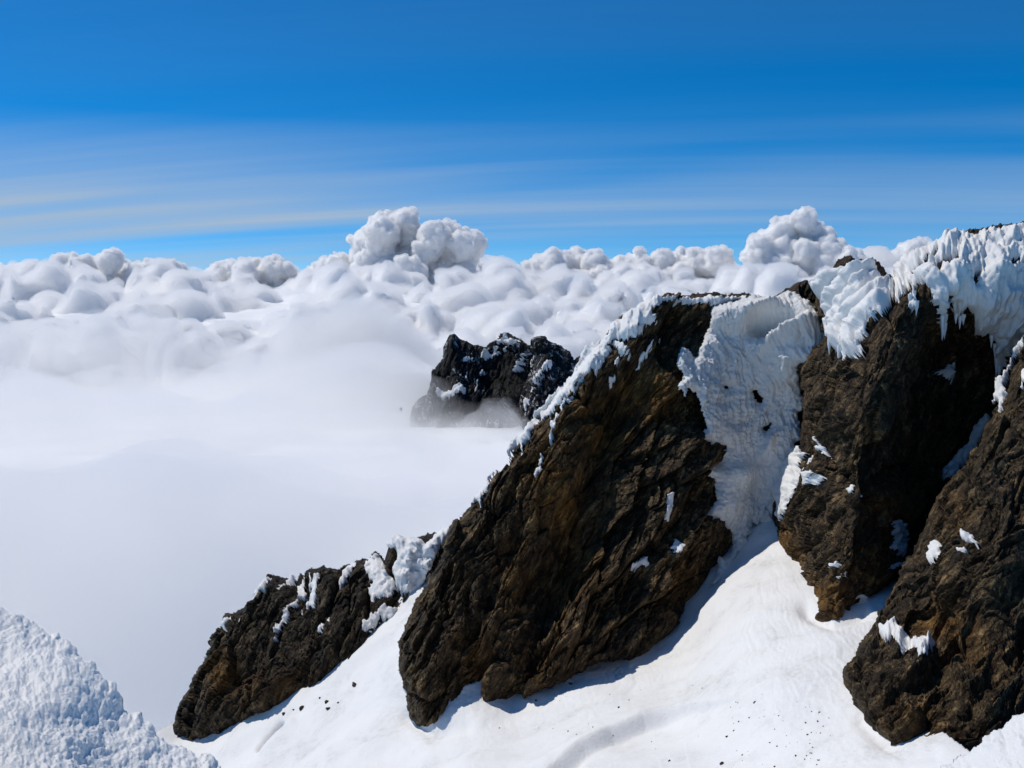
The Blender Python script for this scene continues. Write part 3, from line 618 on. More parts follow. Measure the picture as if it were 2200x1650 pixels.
PATCHES = [
 # middle buttress
 (s2, V6([(20,640),(60,590),(110,535),(130,478),(190,408),(270,338),(350,288),(430,253),(500,252),(600,241),(700,248),(800,240),(900,241),(990,232),(1005,250),(930,262),(830,288),(760,305),(745,292),(640,278),(500,270),(470,300),(410,340),(420,370),(458,415),(400,428),(370,440),(330,480),(310,512),(250,500),(190,492),(150,530),(90,590),(60,640)]),
  'long white snow cap curling over the crest of the middle buttress', dict(thick=1.5, width=14, tex=0.3)),
 (s2, V2([(395,680),(372,715),(340,735),(300,772),(262,825),(230,850),(190,905),(150,955),(120,985),(128,1005),(160,990),(180,975),(195,955),(240,925),(262,900),(262,872),(300,852),(330,820),(345,800),(372,800),(388,760),(412,730),(430,700)]),
  'lumpy snow strip along the crest left of the cap', dict(thick=1.2, width=9, tex=0.3, lean=0.4)),
 (s2, V10([(640,490),(650,465),(720,400),(745,350),(800,310),(850,280),(900,255),(905,300),(850,330),(810,360),(770,400),(740,440),(690,470),(660,500)]),
  'snow strip on the ridge edge where the far peak meets the buttress', dict(thick=1.1, width=8, lean=0.4)),
 (s2, V10([(620,545),(660,505),(715,510),(700,535),(665,570),(640,640),(600,720),(590,760),(575,690),(540,720),(520,800),(500,880),(495,800),(480,750),(500,690),(560,650),(600,620)]),
  'dripping snow patch lower on the left ridge edge', dict(thick=0.9, width=7, lean=0.3)),
 (s2, V10([(780,540),(820,470),(838,480),(820,590),(790,650),(772,720),(764,650)]), 'narrow tapering snow streak below the ridge edge', dict(thick=0.8, width=6)),
 (s2, V10([(840,430),(870,370),(905,345),(930,340),(910,380),(870,400),(855,440)]), 'small snow scrap above the tapering streak', dict(thick=0.7, width=5)),
 (s2, V10([(690,860),(710,770),(725,775),(712,840),(738,850),(725,900),(705,890),(695,940),(684,930)]), 'tiny forked icicle snow on the left rib', dict(thick=0.6, width=4)),
 (s2, V10([(205,1085),(230,1040),(285,1000),(295,960),(350,910),(400,880),(395,905),(340,950),(350,985),(310,1040),(270,1110),(258,1070)]), 'snow patch low on the outline of the left rib', dict(thick=0.8, width=6)),
 (s2, V10([(1000,0),(1050,-30),(1120,-45),(1145,40),(1130,130),(1090,190),(1060,170),(1040,150),(1010,220),(975,260),(940,330),(905,290),(930,200),(965,100)]), 'thick snow drape under the left end of the cap', dict(thick=1.1, width=8, lean=0.3)),
 (s2, V10([(1185,180),(1230,165),(1235,190),(1210,235),(1195,225)]), 'small dripping snow clump under the cap', dict(thick=0.6, width=5)),
 (s2, V10([(1215,95),(1250,65),(1265,80),(1240,120),(1215,115)]), 'small round snow clump between dark boulders under the cap', dict(thick=0.6, width=5)),
 (s2, V6([(188,500),(240,515),(295,570),(285,612),(250,600),(215,560),(190,530)]), 'smooth snow tongue tucked beneath the cap', dict(thick=0.7, width=6)),
 (s2, V6([(335,650),(350,600),(400,520),(438,508),(428,545),(385,590),(350,655)]), 'slanting snow streak on dark boulders below the cap', dict(thick=0.7, width=5)),
 (s2, V6([(498,445),(520,405),(538,408),(528,430),(505,448)]), 'tiny snow scrap inside the dark hollow under the cap', dict(thick=0.6, width=4)),
 (s2, V4([(1070,170),(1105,160),(1102,230),(1097,322),(1070,312),(1066,240)]), 'upright oblong snow patch on the middle buttress', dict(thick=0.8, width=6, jag=(2, 12), drip=1)),
 (s2, V4([(1090,462),(1125,422),(1158,460),(1135,500),(1110,535),(1100,490)]), 'kite shaped snow patch on the middle buttress', dict(thick=0.8, width=6)),
 (s2, V4([(912,545),(945,512),(992,500),(998,548),(940,553)]), 'small snow shelf under a dark overhang on the middle buttress', dict(thick=0.8, width=6)),
 # tall right buttress
 (s4, V7([(305,470),(345,455),(395,425),(440,392),(480,378),(560,385),(600,372),(650,380),(705,390),(722,415),(720,455),(755,490),(810,475),(835,520),(800,590),(770,670),(720,740),(690,730),(660,780),(640,850),(610,940),(580,940),(550,955),(512,1000),(500,930),(472,940),(455,890),(440,860),(440,780),(410,810),(380,830),(365,780),(395,700),(375,620),(360,560),(330,560),(305,510)]),
  'fan of curved ice ribs draped over the knob on the ridge', dict(thick=1.6, width=13, drip=4, tex=0.2, name='ice_drape', jag=(3, 12), ribs=(1950, 767, 25, 3.0))),
 (s4, V7([(818,480),(820,420),(840,370),(900,318),(1000,262),(1100,212),(1180,195),(1250,180),(1340,158),(1450,140),(1650,118),(1800,100),(1950,80),(1950,760),(1650,815),(1600,880),(1560,960),(1530,1050),(1500,1060),(1500,960),(1480,880),(1440,800),(1390,770),(1330,770),(1340,740),(1320,660),(1290,640),(1230,690),(1180,660),(1200,610),(1150,600),(1110,640),(1100,725),(1080,735),(1050,680),(1043,600),(1050,530),(1010,490),(980,482),(958,540),(950,600),(922,672),(900,625),(912,585),(950,545),(945,490),(885,560),(842,592),(818,540)]),
  'broad drooping ice cap with flutes and icicles on the highest crest', dict(thick=2.4, width=18, drip=5, tex=0.26, name='ice_mantle', jag=(3, 14), holes=[V7([(1075,400),(1110,375),(1170,340),(1222,326),(1215,360),(1180,385),(1120,392),(1100,420)]), V7([(930,430),(980,380),(1060,310),(1110,280),(1085,320),(1010,400),(960,440)]), V7([(1335,470),(1345,400),(1375,395),(1362,440),(1345,500)]), V7([(1105,575),(1140,550),(1180,560),(1140,590)]), V7([(1550,365),(1600,350),(1590,375),(1560,380)])])),
 (s4, V7([(1085,1050),(1120,1020),(1160,1000),(1198,968),(1200,1010),(1180,1070),(1163,1132),(1150,1090),(1110,1087)]), 'lone pale snow patch on the black shaded wall', dict(thick=0.8, width=7)),
 (s4, V6([(1300,1122),(1290,1170),(1322,1165),(1290,1212),(1265,1250),(1290,1300),(1262,1370),(1270,1440),(1245,1530),(1215,1530),(1195,1582),(1160,1530),(1145,1450),(1115,1410),(1108,1360),(1135,1275),(1160,1320),(1185,1260),(1230,1190),(1270,1128)]),
  'bright sunlit snow patch on the couloir edge of the tall buttress', dict(thick=1.2, width=9)),
 (s4, V6([(1450,1085),(1475,1052),(1478,1190),(1460,1192)]), 'thin upright snow sliver on the tall buttress', dict(thick=0.6, width=4)),
 (s4, V6([(1368,1235),(1390,1190),(1387,1300),(1363,1312)]), 'short upright snow sliver beside the sunlit patch', dict(thick=0.6, width=4)),
 (s4, V6([(1405,1368),(1450,1288),(1478,1320),(1462,1362)]), 'triangular snow scrap on the tall buttress', dict(thick=0.6, width=4)),
 (s4, V6([(1530,1372),(1560,1328),(1605,1402),(1570,1402)]), 'wedge of snow below the black shaded wall', dict(thick=0.6, width=4)),
 (s4, V5([(650,35),(700,35),(722,58),(680,65)]), 'flat snow scrap on a ledge under the shaded wall', dict(thick=0.6, width=4)),
 (s4, V5([(535,535),(580,508),(608,503),(602,537)]), 'small bright snow scrap low on the tall buttress', dict(thick=0.6, width=4)),
 (s4, V5([(478,462),(530,440),(562,428),(552,457)]), 'thin snow scrap just above the small bright one', dict(thick=0.6, width=4)),
 (s4, V5([(880,180),(925,215),(942,268),(972,300),(962,380),(920,412),(868,392),(858,340),(882,300),(858,250)]), 'lacy shaded snow patch in the gorge between right buttresses', dict(thick=0.7, width=6)),
 (s4, V5([(842,462),(880,438),(897,466),(860,488)]), 'small shaded snow scrap at the foot of the gorge', dict(thick=0.6, width=5)),
 (s4, V5([(696,690),(705,620),(722,640),(740,660),(760,640),(745,690),(720,720)]), 'small snow scrap where the tall buttress meets the glacier', dict(thick=0.6, width=5)),
 (s4, V11([(1260,-60),(1220,0),(1150,95),(1080,240),(985,350),(885,450),(820,555),(800,615),(925,605),(960,600),(1040,490),(1130,390),(1190,260),(1260,140),(1340,20)]), 'long shaded snow ribbon in the cleft behind the nearest buttress', dict(thick=1.6, width=8, drip=1, tex=0.1)),
 # nearest buttress
 (s5, V5([(795,815),(850,790),(890,768),(922,815),(980,845),(1050,870),(1132,895),(1102,950),(1080,1002),(1040,1008),(1020,960),(980,900),(920,930),(880,880),(820,892)]), 'large snow ledge on the nearest buttress', dict(thick=1.0, width=9, drip=1.5)),
 (s5, V5([(1055,408),(1068,330),(1110,288),(1132,300),(1127,360),(1090,402)]), 'leaning snow patch on the nearest buttress', dict(thick=0.7, width=6)),
 (s5, V5([(1282,290),(1320,272),(1360,300),(1388,340),(1350,358),(1310,320)]), 'bright double snow lump high on the nearest buttress', dict(thick=0.7, width=6)),
 (s5, V5([(1308,402),(1340,388),(1358,412),(1322,424)]), 'smallest snow lump on the nearest buttress', dict(thick=0.6, width=5)),
 (s5, V7([(1660,820),(1605,885),(1575,940),(1548,1010),(1520,1060),(1480,1090),(1465,1150),(1452,1240),(1490,1235),(1482,1310),(1505,1290),(1512,1228),(1545,1190),(1525,1140),(1535,1085),(1562,1010),(1600,945),(1660,880)]), 'sunlit snow strip along the upper edge of the nearest buttress', dict(thick=0.9, width=7)),
 (s5, V7([(1612,1060),(1640,1000),(1700,960),(1700,1090),(1640,1110),(1620,1140)]), 'snow patch at the frame edge on the nearest buttress', dict(thick=0.8, width=7)),
 # small left buttress
 (s1, V3([(1190,600),(1175,560),(1190,500),(1225,455),(1265,430),(1280,445),(1240,480),(1235,510),(1200,550)]), 'curved snow streak left of the small ice fall', dict(thick=0.8, width=6)),
 (s1, V3([(1330,430),(1400,385),(1440,410),(1450,470),(1500,540),(1505,590),(1470,640),(1410,650),(1380,690),(1350,620),(1380,560),(1345,520)]), 'mottled ice patch on the small left buttress', dict(thick=0.9, width=7, name='ice_patch')),
 (s1, V3([(1470,340),(1510,300),(1550,288),(1600,305),(1640,292),(1700,330),(1740,300),(1770,255),(1860,215),(1850,260),(1790,340),(1750,420),(1730,480),(1690,560),(1650,590),(1610,620),(1540,610),(1505,560),(1490,480),(1530,420),(1520,370)]), 'rounded fluted ice fall on the saddle beside the small buttress', dict(thick=2.6, width=20, tex=0.3, name='ice_fall', jag=(2, 12))),
 (s1, V3([(845,660),(870,600),(910,545),(915,520),(895,510),(880,530),(860,580),(842,620)]), 'short snow streak near the top of the small buttress', dict(thick=0.7, width=5)),
 (s1, V3([(825,920),(822,870),(860,780),(890,690),(915,620),(920,560),(960,510),(970,560),(945,580),(975,590),(960,620),(925,630),(910,700),(870,810),(840,890)]), 'longest thin snow streak running down the small buttress', dict(thick=0.8, width=5)),
 (s1, V3([(965,620),(1000,600),(1020,560),(1005,520),(1030,515),(1025,570),(990,615)]), 'hooked snow streak on the small buttress', dict(thick=0.7, width=5)),
 (s1, V3([(955,780),(960,730),(985,680),(1010,640),(1030,610),(1020,580),(1050,535),(1078,530),(1065,570),(1055,640),(1020,710),(1010,680),(980,720)]), 'wide snow streak beside the hooked one', dict(thick=0.8, width=6)),
 (s1, V3([(690,640),(720,610),(770,575),(820,558),(800,590),(760,645),(720,640)]), 'snow patch on the shoulder of the small buttress', dict(thick=0.8, width=6)),
 (s1, V3([(470,810),(490,770),(545,755),(540,780),(510,790),(490,820)]), 'snow scrap at the left shoulder of the small buttress', dict(thick=0.7, width=5)),
 (s1, V3([(575,870),(585,810),(610,770),(610,800),(592,850)]), 'short drip of snow below the left shoulder', dict(thick=0.6, width=4)),
 (s1, V3([(1045,860),(1060,830),(1110,800),(1138,755),(1130,790),(1075,840)]), 'slanting snow thread low on the small buttress', dict(thick=0.6, width=4)),
 (s1, V3([(1308,830),(1340,770),(1400,720),(1450,690),(1520,690),(1540,760),(1480,770),(1420,760),(1380,820),(1360,830)]), 'mottled icy snow at the top of the small gully', dict(thick=0.8, width=7, name='ice_patch')),
]
ICE = {}
for k, (s, poly, lab, kw) in enumerate(PATCHES): ICE[kw.get('name', lab)] = patch(s, poly, lab, seed=1000 + 40 * k, **kw)
# icicles hanging from the lower edges of the draped ice
M_ICE = snow_mat('icicle_ice', col=(0.80, 0.81, 0.82), grain=4.0, dist=0.05, strength=0.3)
M_ICE.node_tree.nodes['Principled BSDF'].inputs['Roughness'].default_value = 0.35
ring = np.array([(math.cos(a), math.sin(a)) for a in np.linspace(0, 2 * math.pi, 8)[:-1]]); icv = []; icf = []
for i, (zz, rr) in enumerate(((0.25, 1.0), (0, 1.0), (-0.25, 0.78), (-0.55, 0.46), (-0.85, 0.2), (-1.0, 0.04))):
    icv += [(x * rr + 0.10 * math.sin(i * 2.1), y * rr, zz) for x, y in ring]
    if i: icf += [((i - 1) * 7 + k, (i - 1) * 7 + (k + 1) % 7, i * 7 + (k + 1) % 7, i * 7 + k) for k in range(7)]
ic0 = mesh_obj('icicle', np.array(icv), [np.array(icf)], M_ICE); IC_ME = ic0.data; bpy.data.objects.remove(ic0)
def icicles(host, s, pts, out):
    for u, v, ln in pts:
        i = int(round((v - s.V[0, 0]) / s.step)); j = int(round((u - s.U[0, 0]) / s.step))
        p = s.B[i, j] + s.N[i, j] * (max(s.h[i, j], 0) + out)
        o = bpy.data.objects.new('icicle', IC_ME); COL.objects.link(o); o.parent = host
        o.location = p; o.scale = (0.26 + 0.07 * ln, 0.26 + 0.07 * ln, ln); o.rotation_euler = (0, 0, u)
icicles(ICE['ice_drape'], s4, [(*V7([(a, b)])[0], l) for a, b, l in ((447,850,1.6),(462,890,2.0),(480,905,2.6),(498,900,2.0),(512,940,3.4),(528,925,2.4),(545,915,2.0),(560,910,2.8),(578,900,2.2),(596,900,2.0),(612,880,1.8),(640,810,2.0),(668,760,1.6),(700,710,1.8),(722,705,1.5))], 0.9)
icicles(ICE['ice_mantle'], s4, [(*V7([(a, b)])[0], l) for a, b, l in ((905,610,1.8),(922,640,2.2),(940,580,1.5),(1055,660,2.2),(1072,700,2.8),(1090,705,2.4),(1108,650,1.8),(1195,650,1.6),(1228,665,2.0),(1250,655,1.6),(1450,790,2.0),(1480,860,2.4),(1500,960,3.0),(1515,1010,2.4))], 1.2)

# ------------------------------------------------------------------ far peak in the clouds
R6 = V9([(150,1000),(220,910),(290,870),(330,760),(340,640),(400,560),(448,530),(448,430),(500,380),(550,345),(620,360),(680,380),(800,400),(850,410),(880,375),(940,350),(980,290),(1040,276),(1100,305),(1180,340),(1220,390),
         (1250,402),(1270,360),(1330,335),(1400,335),(1480,370),(1580,410),(1630,470),(1680,560),(1700,520),(1760,485),(1830,510),(1900,540),(2200,700),(2500,1500),(1500,1700),(700,1500),(100,1300)])
C6 = [(880,900,2380),(1000,880,2330),(1100,900,2260),(950,740,2500),(1095,720,2480),(1160,730,2400),(1230,780,2450),(1040,760,2500),(1120,800,2420),(1165,820,2300),(1350,950,2400),(1000,1000,2200),(1250,1020,2250),(980,800,2400),(1060,830,2430)]
s6 = Sheet(R6, C6, 1.6, jag=(1.6, 9), seed=600, edge=(12, 30))
s6.line([(1135,745),(1120,800),(1100,860),(1110,920)], 9, -30)
s6.line([(970,735),(975,800),(985,860)], 14, 22)
s6.line([(1160,740),(1170,800),(1150,880)], 14, 22)
s6.h += 5.5 * rock_relief(s6.x() / 6.5, s6.z() / 6.5, math.radians(72), 610, 0.9, s6.sd * 1.5)
tag(build_sheet('far_peak', s6.pos(), s6.sd > 0, M_FAR, back=[(100, 0.05, 0), (300, 0.3, -100)], attrs={'stain': np.zeros(s6.U.shape)}), 'dark jagged rock peak streaked with snow rising from the clouds', kind='structure')
FARSNOW = [(V9([(940,360),(1000,340),(1040,290),(1060,350),(1150,345),(1165,370),(1100,410),(1000,380),(950,385)]), 'snow patch just below the summit of the far peak'),
           (V9([(810,520),(820,450),(860,440),(900,480),(930,400),(960,420),(930,480),(1040,420),(1050,440),(960,480),(900,510),(840,510)]), 'ragged snow streaks left of the far summit'),
           (V9([(370,860),(400,790),(450,840),(520,860),(580,800),(620,850),(670,840),(640,900),(560,920),(440,910)]), 'ragged snow field low on the left side of the far peak'),
           (V9([(740,890),(760,760),(800,650),(870,650),(780,700),(760,840)]), 'snow filled gully above the fog on the far peak'),
           (V9([(1240,690),(1260,620),(1330,520),(1320,570),(1270,640)]), 'short slanting snow line on the right tower of the far peak'),
           (V9([(1300,930),(1350,800),(1420,640),(1480,580),(1450,640),(1380,770),(1330,880)]), 'long slanting snow line on the right tower of the far peak'),
           (V9([(630,540),(760,545),(740,560),(640,555)]), 'thin level snow line across the left face of the far peak'),
           (V9([(1150,560),(1180,480),(1200,480),(1150,640),(1110,670)]), 'snow in the cleft between the two far towers'),
           (V9([(640,700),(670,670),(660,730),(680,760),(650,740)]), 'tiny snow scraps on the left face of the far peak'),
           (V9([(1220,1000),(1240,940),(1300,930),(1280,970),(1230,1020)]), 'snow specks low on the right tower of the far peak')]
for k, (poly, lab) in enumerate(FARSNOW):
    patch(s6, poly, lab, thick=9, width=3, jag=(3.5, 7), drip=1, tex=1.0, seed=3000 + 40 * k, group='snow on the far peak', tall=2)

# ------------------------------------------------------------------ snow banks at the viewpoint
B1 = V8([(0,265),(60,305),(130,318),(180,388),(240,418),(330,508),(400,548),(490,568),(520,618),(590,638),(650,700),(720,788),(810,798),(860,888),(920,938),(1010,928),(1040,978),(1100,998),(1102,1088),(1180,1118),(1262,1108),(1300,1168),(1390,1208),(1430,1308),(1500,1338),(1620,1408),(1720,1488),(1830,1548),(1900,1618),(2000,1750),(2250,2200),(2500,2900),(-900,2900),(-900,-250),(-300,100)])
CB1 = [(0,1315,3.7),(250,1480,3.35),(460,1643,3.05),(0,1650,2.45),(200,1650,2.65),(120,1500,3.0),(600,1950,2.0),(-200,1950,1.7),(-200,1200,3.9),(100,1400,3.55)]
def bank(poly, ctrl, seed, name, label):
    s = Sheet(poly, ctrl, 2.0, jag=(2.5, 11), seed=seed, edge=(60, 0.22), margin=20)
    x, z = s.x(), s.z()
    f1, f2, *_ = worley(x / 0.16 + 0.3 * fbm(x / 0.1, z / 0.1, 2, seed), z / 0.13, seed + 2)
    g1, g2, *_ = worley(x / 0.055, z / 0.05, seed + 3)
    k1, k2, *_ = worley(x / 0.020, z / 0.020, seed + 4)
    dome = lambda f: np.sqrt(np.clip(1 - f * f, 0, 1))
    s.h += 0.075 * fbm(x / 0.7, z / 0.5, 4, seed + 1) + 0.038 * dome(f1) * (0.4 + 0.6 * smooth(-0.3, 0.4, fbm(x / 0.4, z / 0.4, 2, seed + 8))) + 0.016 * dome(g1) + 0.006 * dome(k1)
    s.h += 0.006 * fbm(x / 0.03, z / 0.03, 3, seed + 6, 0.7)
    s.h -= 0.035
    o = build_sheet(name, s.pos(), s.sd > 0, M_BANK, back=[(0.3, 0, -0.05), (0.6, 0.05, -0.4), (0.5, 0.05, -1.5)])
    tag(o, label, kind='structure')
    return s
b1 = bank(B1, CB1, 700, 'snow_bank', 'heap of loose crystalline snow close by at the lower left')
B2 = V5([(1900,1080),(1650,1248),(1530,1338),(1500,1368),(1430,1398),(1370,1438),(1330,1488),(1300,1538),(1250,1568),(1220,1618),(1170,1660),(1050,1800),(900,2300),(2000,2300),(2000,1000)])
CB2 = [(2200,1504,3.5),(2044,1639,3.3),(2200,1650,2.8),(2320,1880,2.1),(1950,1880,2.6),(2320,1430,3.7),(2120,1600,3.2)]
b2 = bank(B2, CB2, 740, 'snow_bank', 'heap of loose snow close by in the lower right corner')

# ------------------------------------------------------------------ clouds
def ico(sub):
    t = (1 + 5 ** 0.5) / 2
    V = [(-1,t,0),(1,t,0),(-1,-t,0),(1,-t,0),(0,-1,t),(0,1,t),(0,-1,-t),(0,1,-t),(t,0,-1),(t,0,1),(-t,0,-1),(-t,0,1)]
    Fc = [(0,11,5),(0,5,1),(0,1,7),(0,7,10),(0,10,11),(1,5,9),(5,11,4),(11,10,2),(10,7,6),(7,1,8),(3,9,4),(3,4,2),(3,2,6),(3,6,8),(3,8,9),(4,9,5),(2,4,11),(6,2,10),(8,6,7),(9,8,1)]
    V = [np.array(v) / np.linalg.norm(v) for v in V]
    for _ in range(sub):
        c = {}; out = []
        def mid(a, b):
            k = (min(a, b), max(a, b))
            if k not in c:
                m = V[a] + V[b]; V.append(m / np.linalg.norm(m)); c[k] = len(V) - 1
            return c[k]
        for a, b, d in Fc:
            x, y, z = mid(a, b), mid(b, d), mid(d, a); out += [(a, x, z), (b, y, x), (d, z, y), (x, y, z)]
        Fc = out
    return np.array(V), np.array(Fc)
ICO1 = ico(1); ICO2 = ico(2)
def cloud_mesh(name, centres, radii, voxel, seed, detail, mat, rough=0.22, swirl=0.34, feather=0):
    """billows fused into one skin, then roughened"""
    Vs, Fs, base = [], [], 0
    for big in (True, False):
        V0, F0 = ICO2 if big else ICO1; n = len(V0)
        sel = (radii > 3.0 * voxel) == big
        r_, c_ = radii[sel], centres[sel]
        if not len(r_): continue
        Vs.append((V0[None] * r_[:, None, None] + c_[:, None]).reshape(-1, 3))
        Fs.append((F0[None] + base + (np.arange(len(r_)) * n)[:, None, None]).reshape(-1, 3)); base += n * len(r_)
    o = mesh_obj(name, np.concatenate(Vs), [np.concatenate(Fs)], mat)
    md = o.modifiers.new('skin', 'REMESH'); md.mode = 'VOXEL'; md.voxel_size = voxel; md.use_smooth_shade = True
    dg = bpy.context.evaluated_depsgraph_get(); ev = o.evaluated_get(dg)
    me = bpy.data.meshes.new_from_object(ev); o.modifiers.clear(); old = o.data; o.data = me; bpy.data.meshes.remove(old)
    co = np.empty(len(me.vertices) * 3, np.float32); me.vertices.foreach_get('co', co); co = co.reshape(-1, 3).astype(float)
    no = np.empty(len(me.vertices) * 3, np.float32); me.vertex_normals.foreach_get('vector', no); no = no.reshape(-1, 3)
    L = detail * 1.3                                # swirl the lumps out of their round shape
    for dpt in (1.0, 0.45):
        q3 = co / (L * dpt)
        co = co + swirl * L * dpt * np.stack([vnoise3(q3[:, 0], q3[:, 1], q3[:, 2], seed + 50 + k) for k in range(3)], -1)
    d = np.zeros(len(co)); a = 1.0; L = detail
    for i in range(5):
        d += a * L * rough * (np.abs(vnoise3(co[:, 0] / L, co[:, 1] / L, co[:, 2] / L, seed + i)) * 2 - 0.5); L *= 0.5
    me.vertices.foreach_set('co', (co + no * d[:, None]).astype(np.float32).ravel()); me.update()
    me.polygons.foreach_set('use_smooth', np.ones(len(me.polygons), bool))
    if not me.materials: me.materials.append(mat)
    if feather:
        sh = me.copy(); sh.vertices.foreach_set('co', (co + no * (d + feather)[:, None]).astype(np.float32).ravel()); sh.update()
        sh.materials.clear(); sh.materials.append(fog_mat(name + '_edge', 0.85 / feather))
        e = bpy.data.objects.new('vapour', sh); COL.objects.link(e); e.parent = o
    return o
def sprout(c, r, rg, per, lo, hi, sink=0.84, up=0.25):
    """smaller billows budding from the surface of larger ones, more of them on top"""
    n = np.maximum(1, (per * np.ones(len(r))).astype(int)); k = np.repeat(np.arange(len(r)), n)
    d = rg.normal(0, 1, (len(k), 3)); d[:, 2] += up; d /= np.linalg.norm(d, axis=1, keepdims=True)
    return c[k] + d * (r[k] * sink)[:, None], r[k] * rg.uniform(lo, hi, len(k)) * rg.uniform(0.6, 1.0, len(k))
def cumulus(poly, Y, label, seed, n=70, rmax=34, voxel=2.3):
    rg = np.random.default_rng(seed); P = np.array(poly); u0, v0 = P.min(0); u1, v1 = P.max(0)
    u = rg.uniform(u0, u1, n * 60); v = rg.uniform(v0, v1, n * 60)
    sd = signed(u, v, poly) - 4; ok = sd > 3; u, v, sd = u[ok], v[ok], sd[ok]
    rad = np.minimum(sd * rg.uniform(0.8, 0.95, len(sd)), rmax * rg.uniform(0.55, 1.0, len(sd)))
    keep = []
    for i in np.argsort(-rad):
        if len(keep) >= n or rad[i] < 6: break
        if all((u[i] - u[j]) ** 2 + (v[i] - v[j]) ** 2 > (0.72 * max(rad[i], 0.6 * rad[j])) ** 2 for j in keep): keep.append(i)
    k = np.array(keep); px = Y / F
    dep = rg.normal(0, 1, len(k)) * np.sqrt(np.clip(sd[k], 4, 60)) * 5.0
    x, y, z = at(u[k], v[k], Y + dep * px); c = np.stack([x, y, z], -1); r0 = rad[k] * px
    c1, r1 = sprout(c, r0, rg, 13, 0.25, 0.5); c2, r2 = sprout(c1, r1, rg, 4, 0.3, 0.5)
    m = r2 > 1.1 * voxel * px; c2, r2 = c2[m], r2[m]
    o = cloud_mesh('cumulus_cloud', np.concatenate([c, c1, c2]), np.concatenate([r0, r1, r2]), voxel * px, seed, 14 * px, M_CLOUD, 0.26, feather=5.0 * px)
    return tag(o, label, 'cloud', 'cumulus clouds on the horizon')
CUM = [(V12([(430,640),(440,520),(470,440),(560,380),(640,310),(700,250),(790,205),(900,195),(1050,195),(1120,205),(1160,290),(1150,350),(1250,325),(1330,315),(1470,320),(1530,390),(1600,400),(1660,390),(1720,440),(1760,500),(1745,600),(1690,700),(1640,800),(1720,950),(1700,1250),(900,1280),(480,1250),(430,900)]), 15000, 'tallest billowing white cumulus cloud rising above the cloud sea', 30),
       ([(68,610),(95,575),(125,545),(180,545),(205,552),(225,528),(240,523),(262,540),(270,560),(300,552),(340,555),(385,552),(402,575),(402,600),(420,640),(400,700),(100,700),(60,650)], 13000, 'wide cumulus cloud with grey shadow at the left', 26),
       ([(430,600),(445,570),(485,555),(530,560),(585,545),(610,552),(635,575),(660,600),(650,640),(430,640)], 16000, 'low rounded cumulus cloud left of the tallest one', 20),
       ([(640,590),(680,562),(720,545),(750,540),(770,600),(760,640),(640,640)], 15500, 'small cumulus shoulder against the tallest cloud', 16),
       ([(1100,600),(1115,560),(1150,535),(1200,530),(1232,512),(1250,530),(1275,525),(1320,550),(1345,540),(1370,525),(1400,545),(1440,520),(1470,530),(1510,525),(1560,530),(1590,545),(1600,620),(1560,700),(1100,680)], 15000, 'broad bank of cumulus heads right of the tallest cloud', 26),
       ([(1590,545),(1610,510),(1640,480),(1680,465),(1710,448),(1740,450),(1765,470),(1790,480),(1800,510),(1840,530),(1865,545),(1880,620),(1700,700),(1580,680)], 14000, 'tall cumulus cloud behind the dark knob on the ridge', 28),
       ([(1890,560),(1920,525),(1950,515),(1990,508),(2040,520),(2100,560),(2100,640),(1890,640)], 16000, 'cumulus cloud peeping over the notch beside the ice cap', 18)]
for k, (poly, Y, lab, rm) in enumerate(CUM): cumulus(poly, Y, lab, 800 + k, rmax=rm * 1.0)

# sea of clouds: a smooth fog plateau near by, then heaped cumulus heads out to the horizon
nr, na = 320, 340
r = 420 * (60000 / 420) ** np.linspace(0, 1, nr); a = np.radians(np.linspace(-62, 62, na))
R_, A_ = np.meshgrid(r, a, indexing='ij')
X = R_ * np.sin(A_); Yg = R_ * np.cos(A_)
edge_ = 3000 + 160 * fbm(A_ * 4.0, R_ * 0, 3, 931)                      # where the plateau ends
plate = -335 + 30 * fbm(X / 1500, Yg / 1500, 2, 901) + 17 * fbm(X / 520 + Yg / 1500, Yg / 420, 2, 905) * smooth(3000, 1500, R_) - 330 * smooth(1900, 650, R_)
valley = -620 + 40 * fbm(X / 700, Yg / 700, 3, 941)
Z = plate + (valley - plate) * smooth(-500, 1500, R_ - edge_)
def billow(x, y, L, seed, oct=3):
    t_ = 0; a_ = 1.0
    for i in range(oct):
        w_ = 0.35 * perlin(x / L * 1.3, y / L * 1.3, seed + 70 + i); f1 = worley(x / L + w_, y / L - w_, seed + i * 7)[0]
        t_ = t_ + a_ * np.sqrt(np.clip(1 - (f1 / 0.95) ** 2, 0, 1)); L *= 0.43; a_ *= 0.45
    return t_
Z = Z + smooth(5600, 9500, R_) * (240 + 90 * fbm(X / 4000, Yg / 4000, 3, 917)) + smooth(3900, 5200, R_) * 110 * billow(X, Yg, 1100, 921)
cs = build_sheet('cloud_sea', np.stack([X, Yg, Z], -1), np.ones(X.shape, bool), M_SEA)
tag(cs, 'white sea of clouds reaching to the horizon below the mountain', kind='stuff')
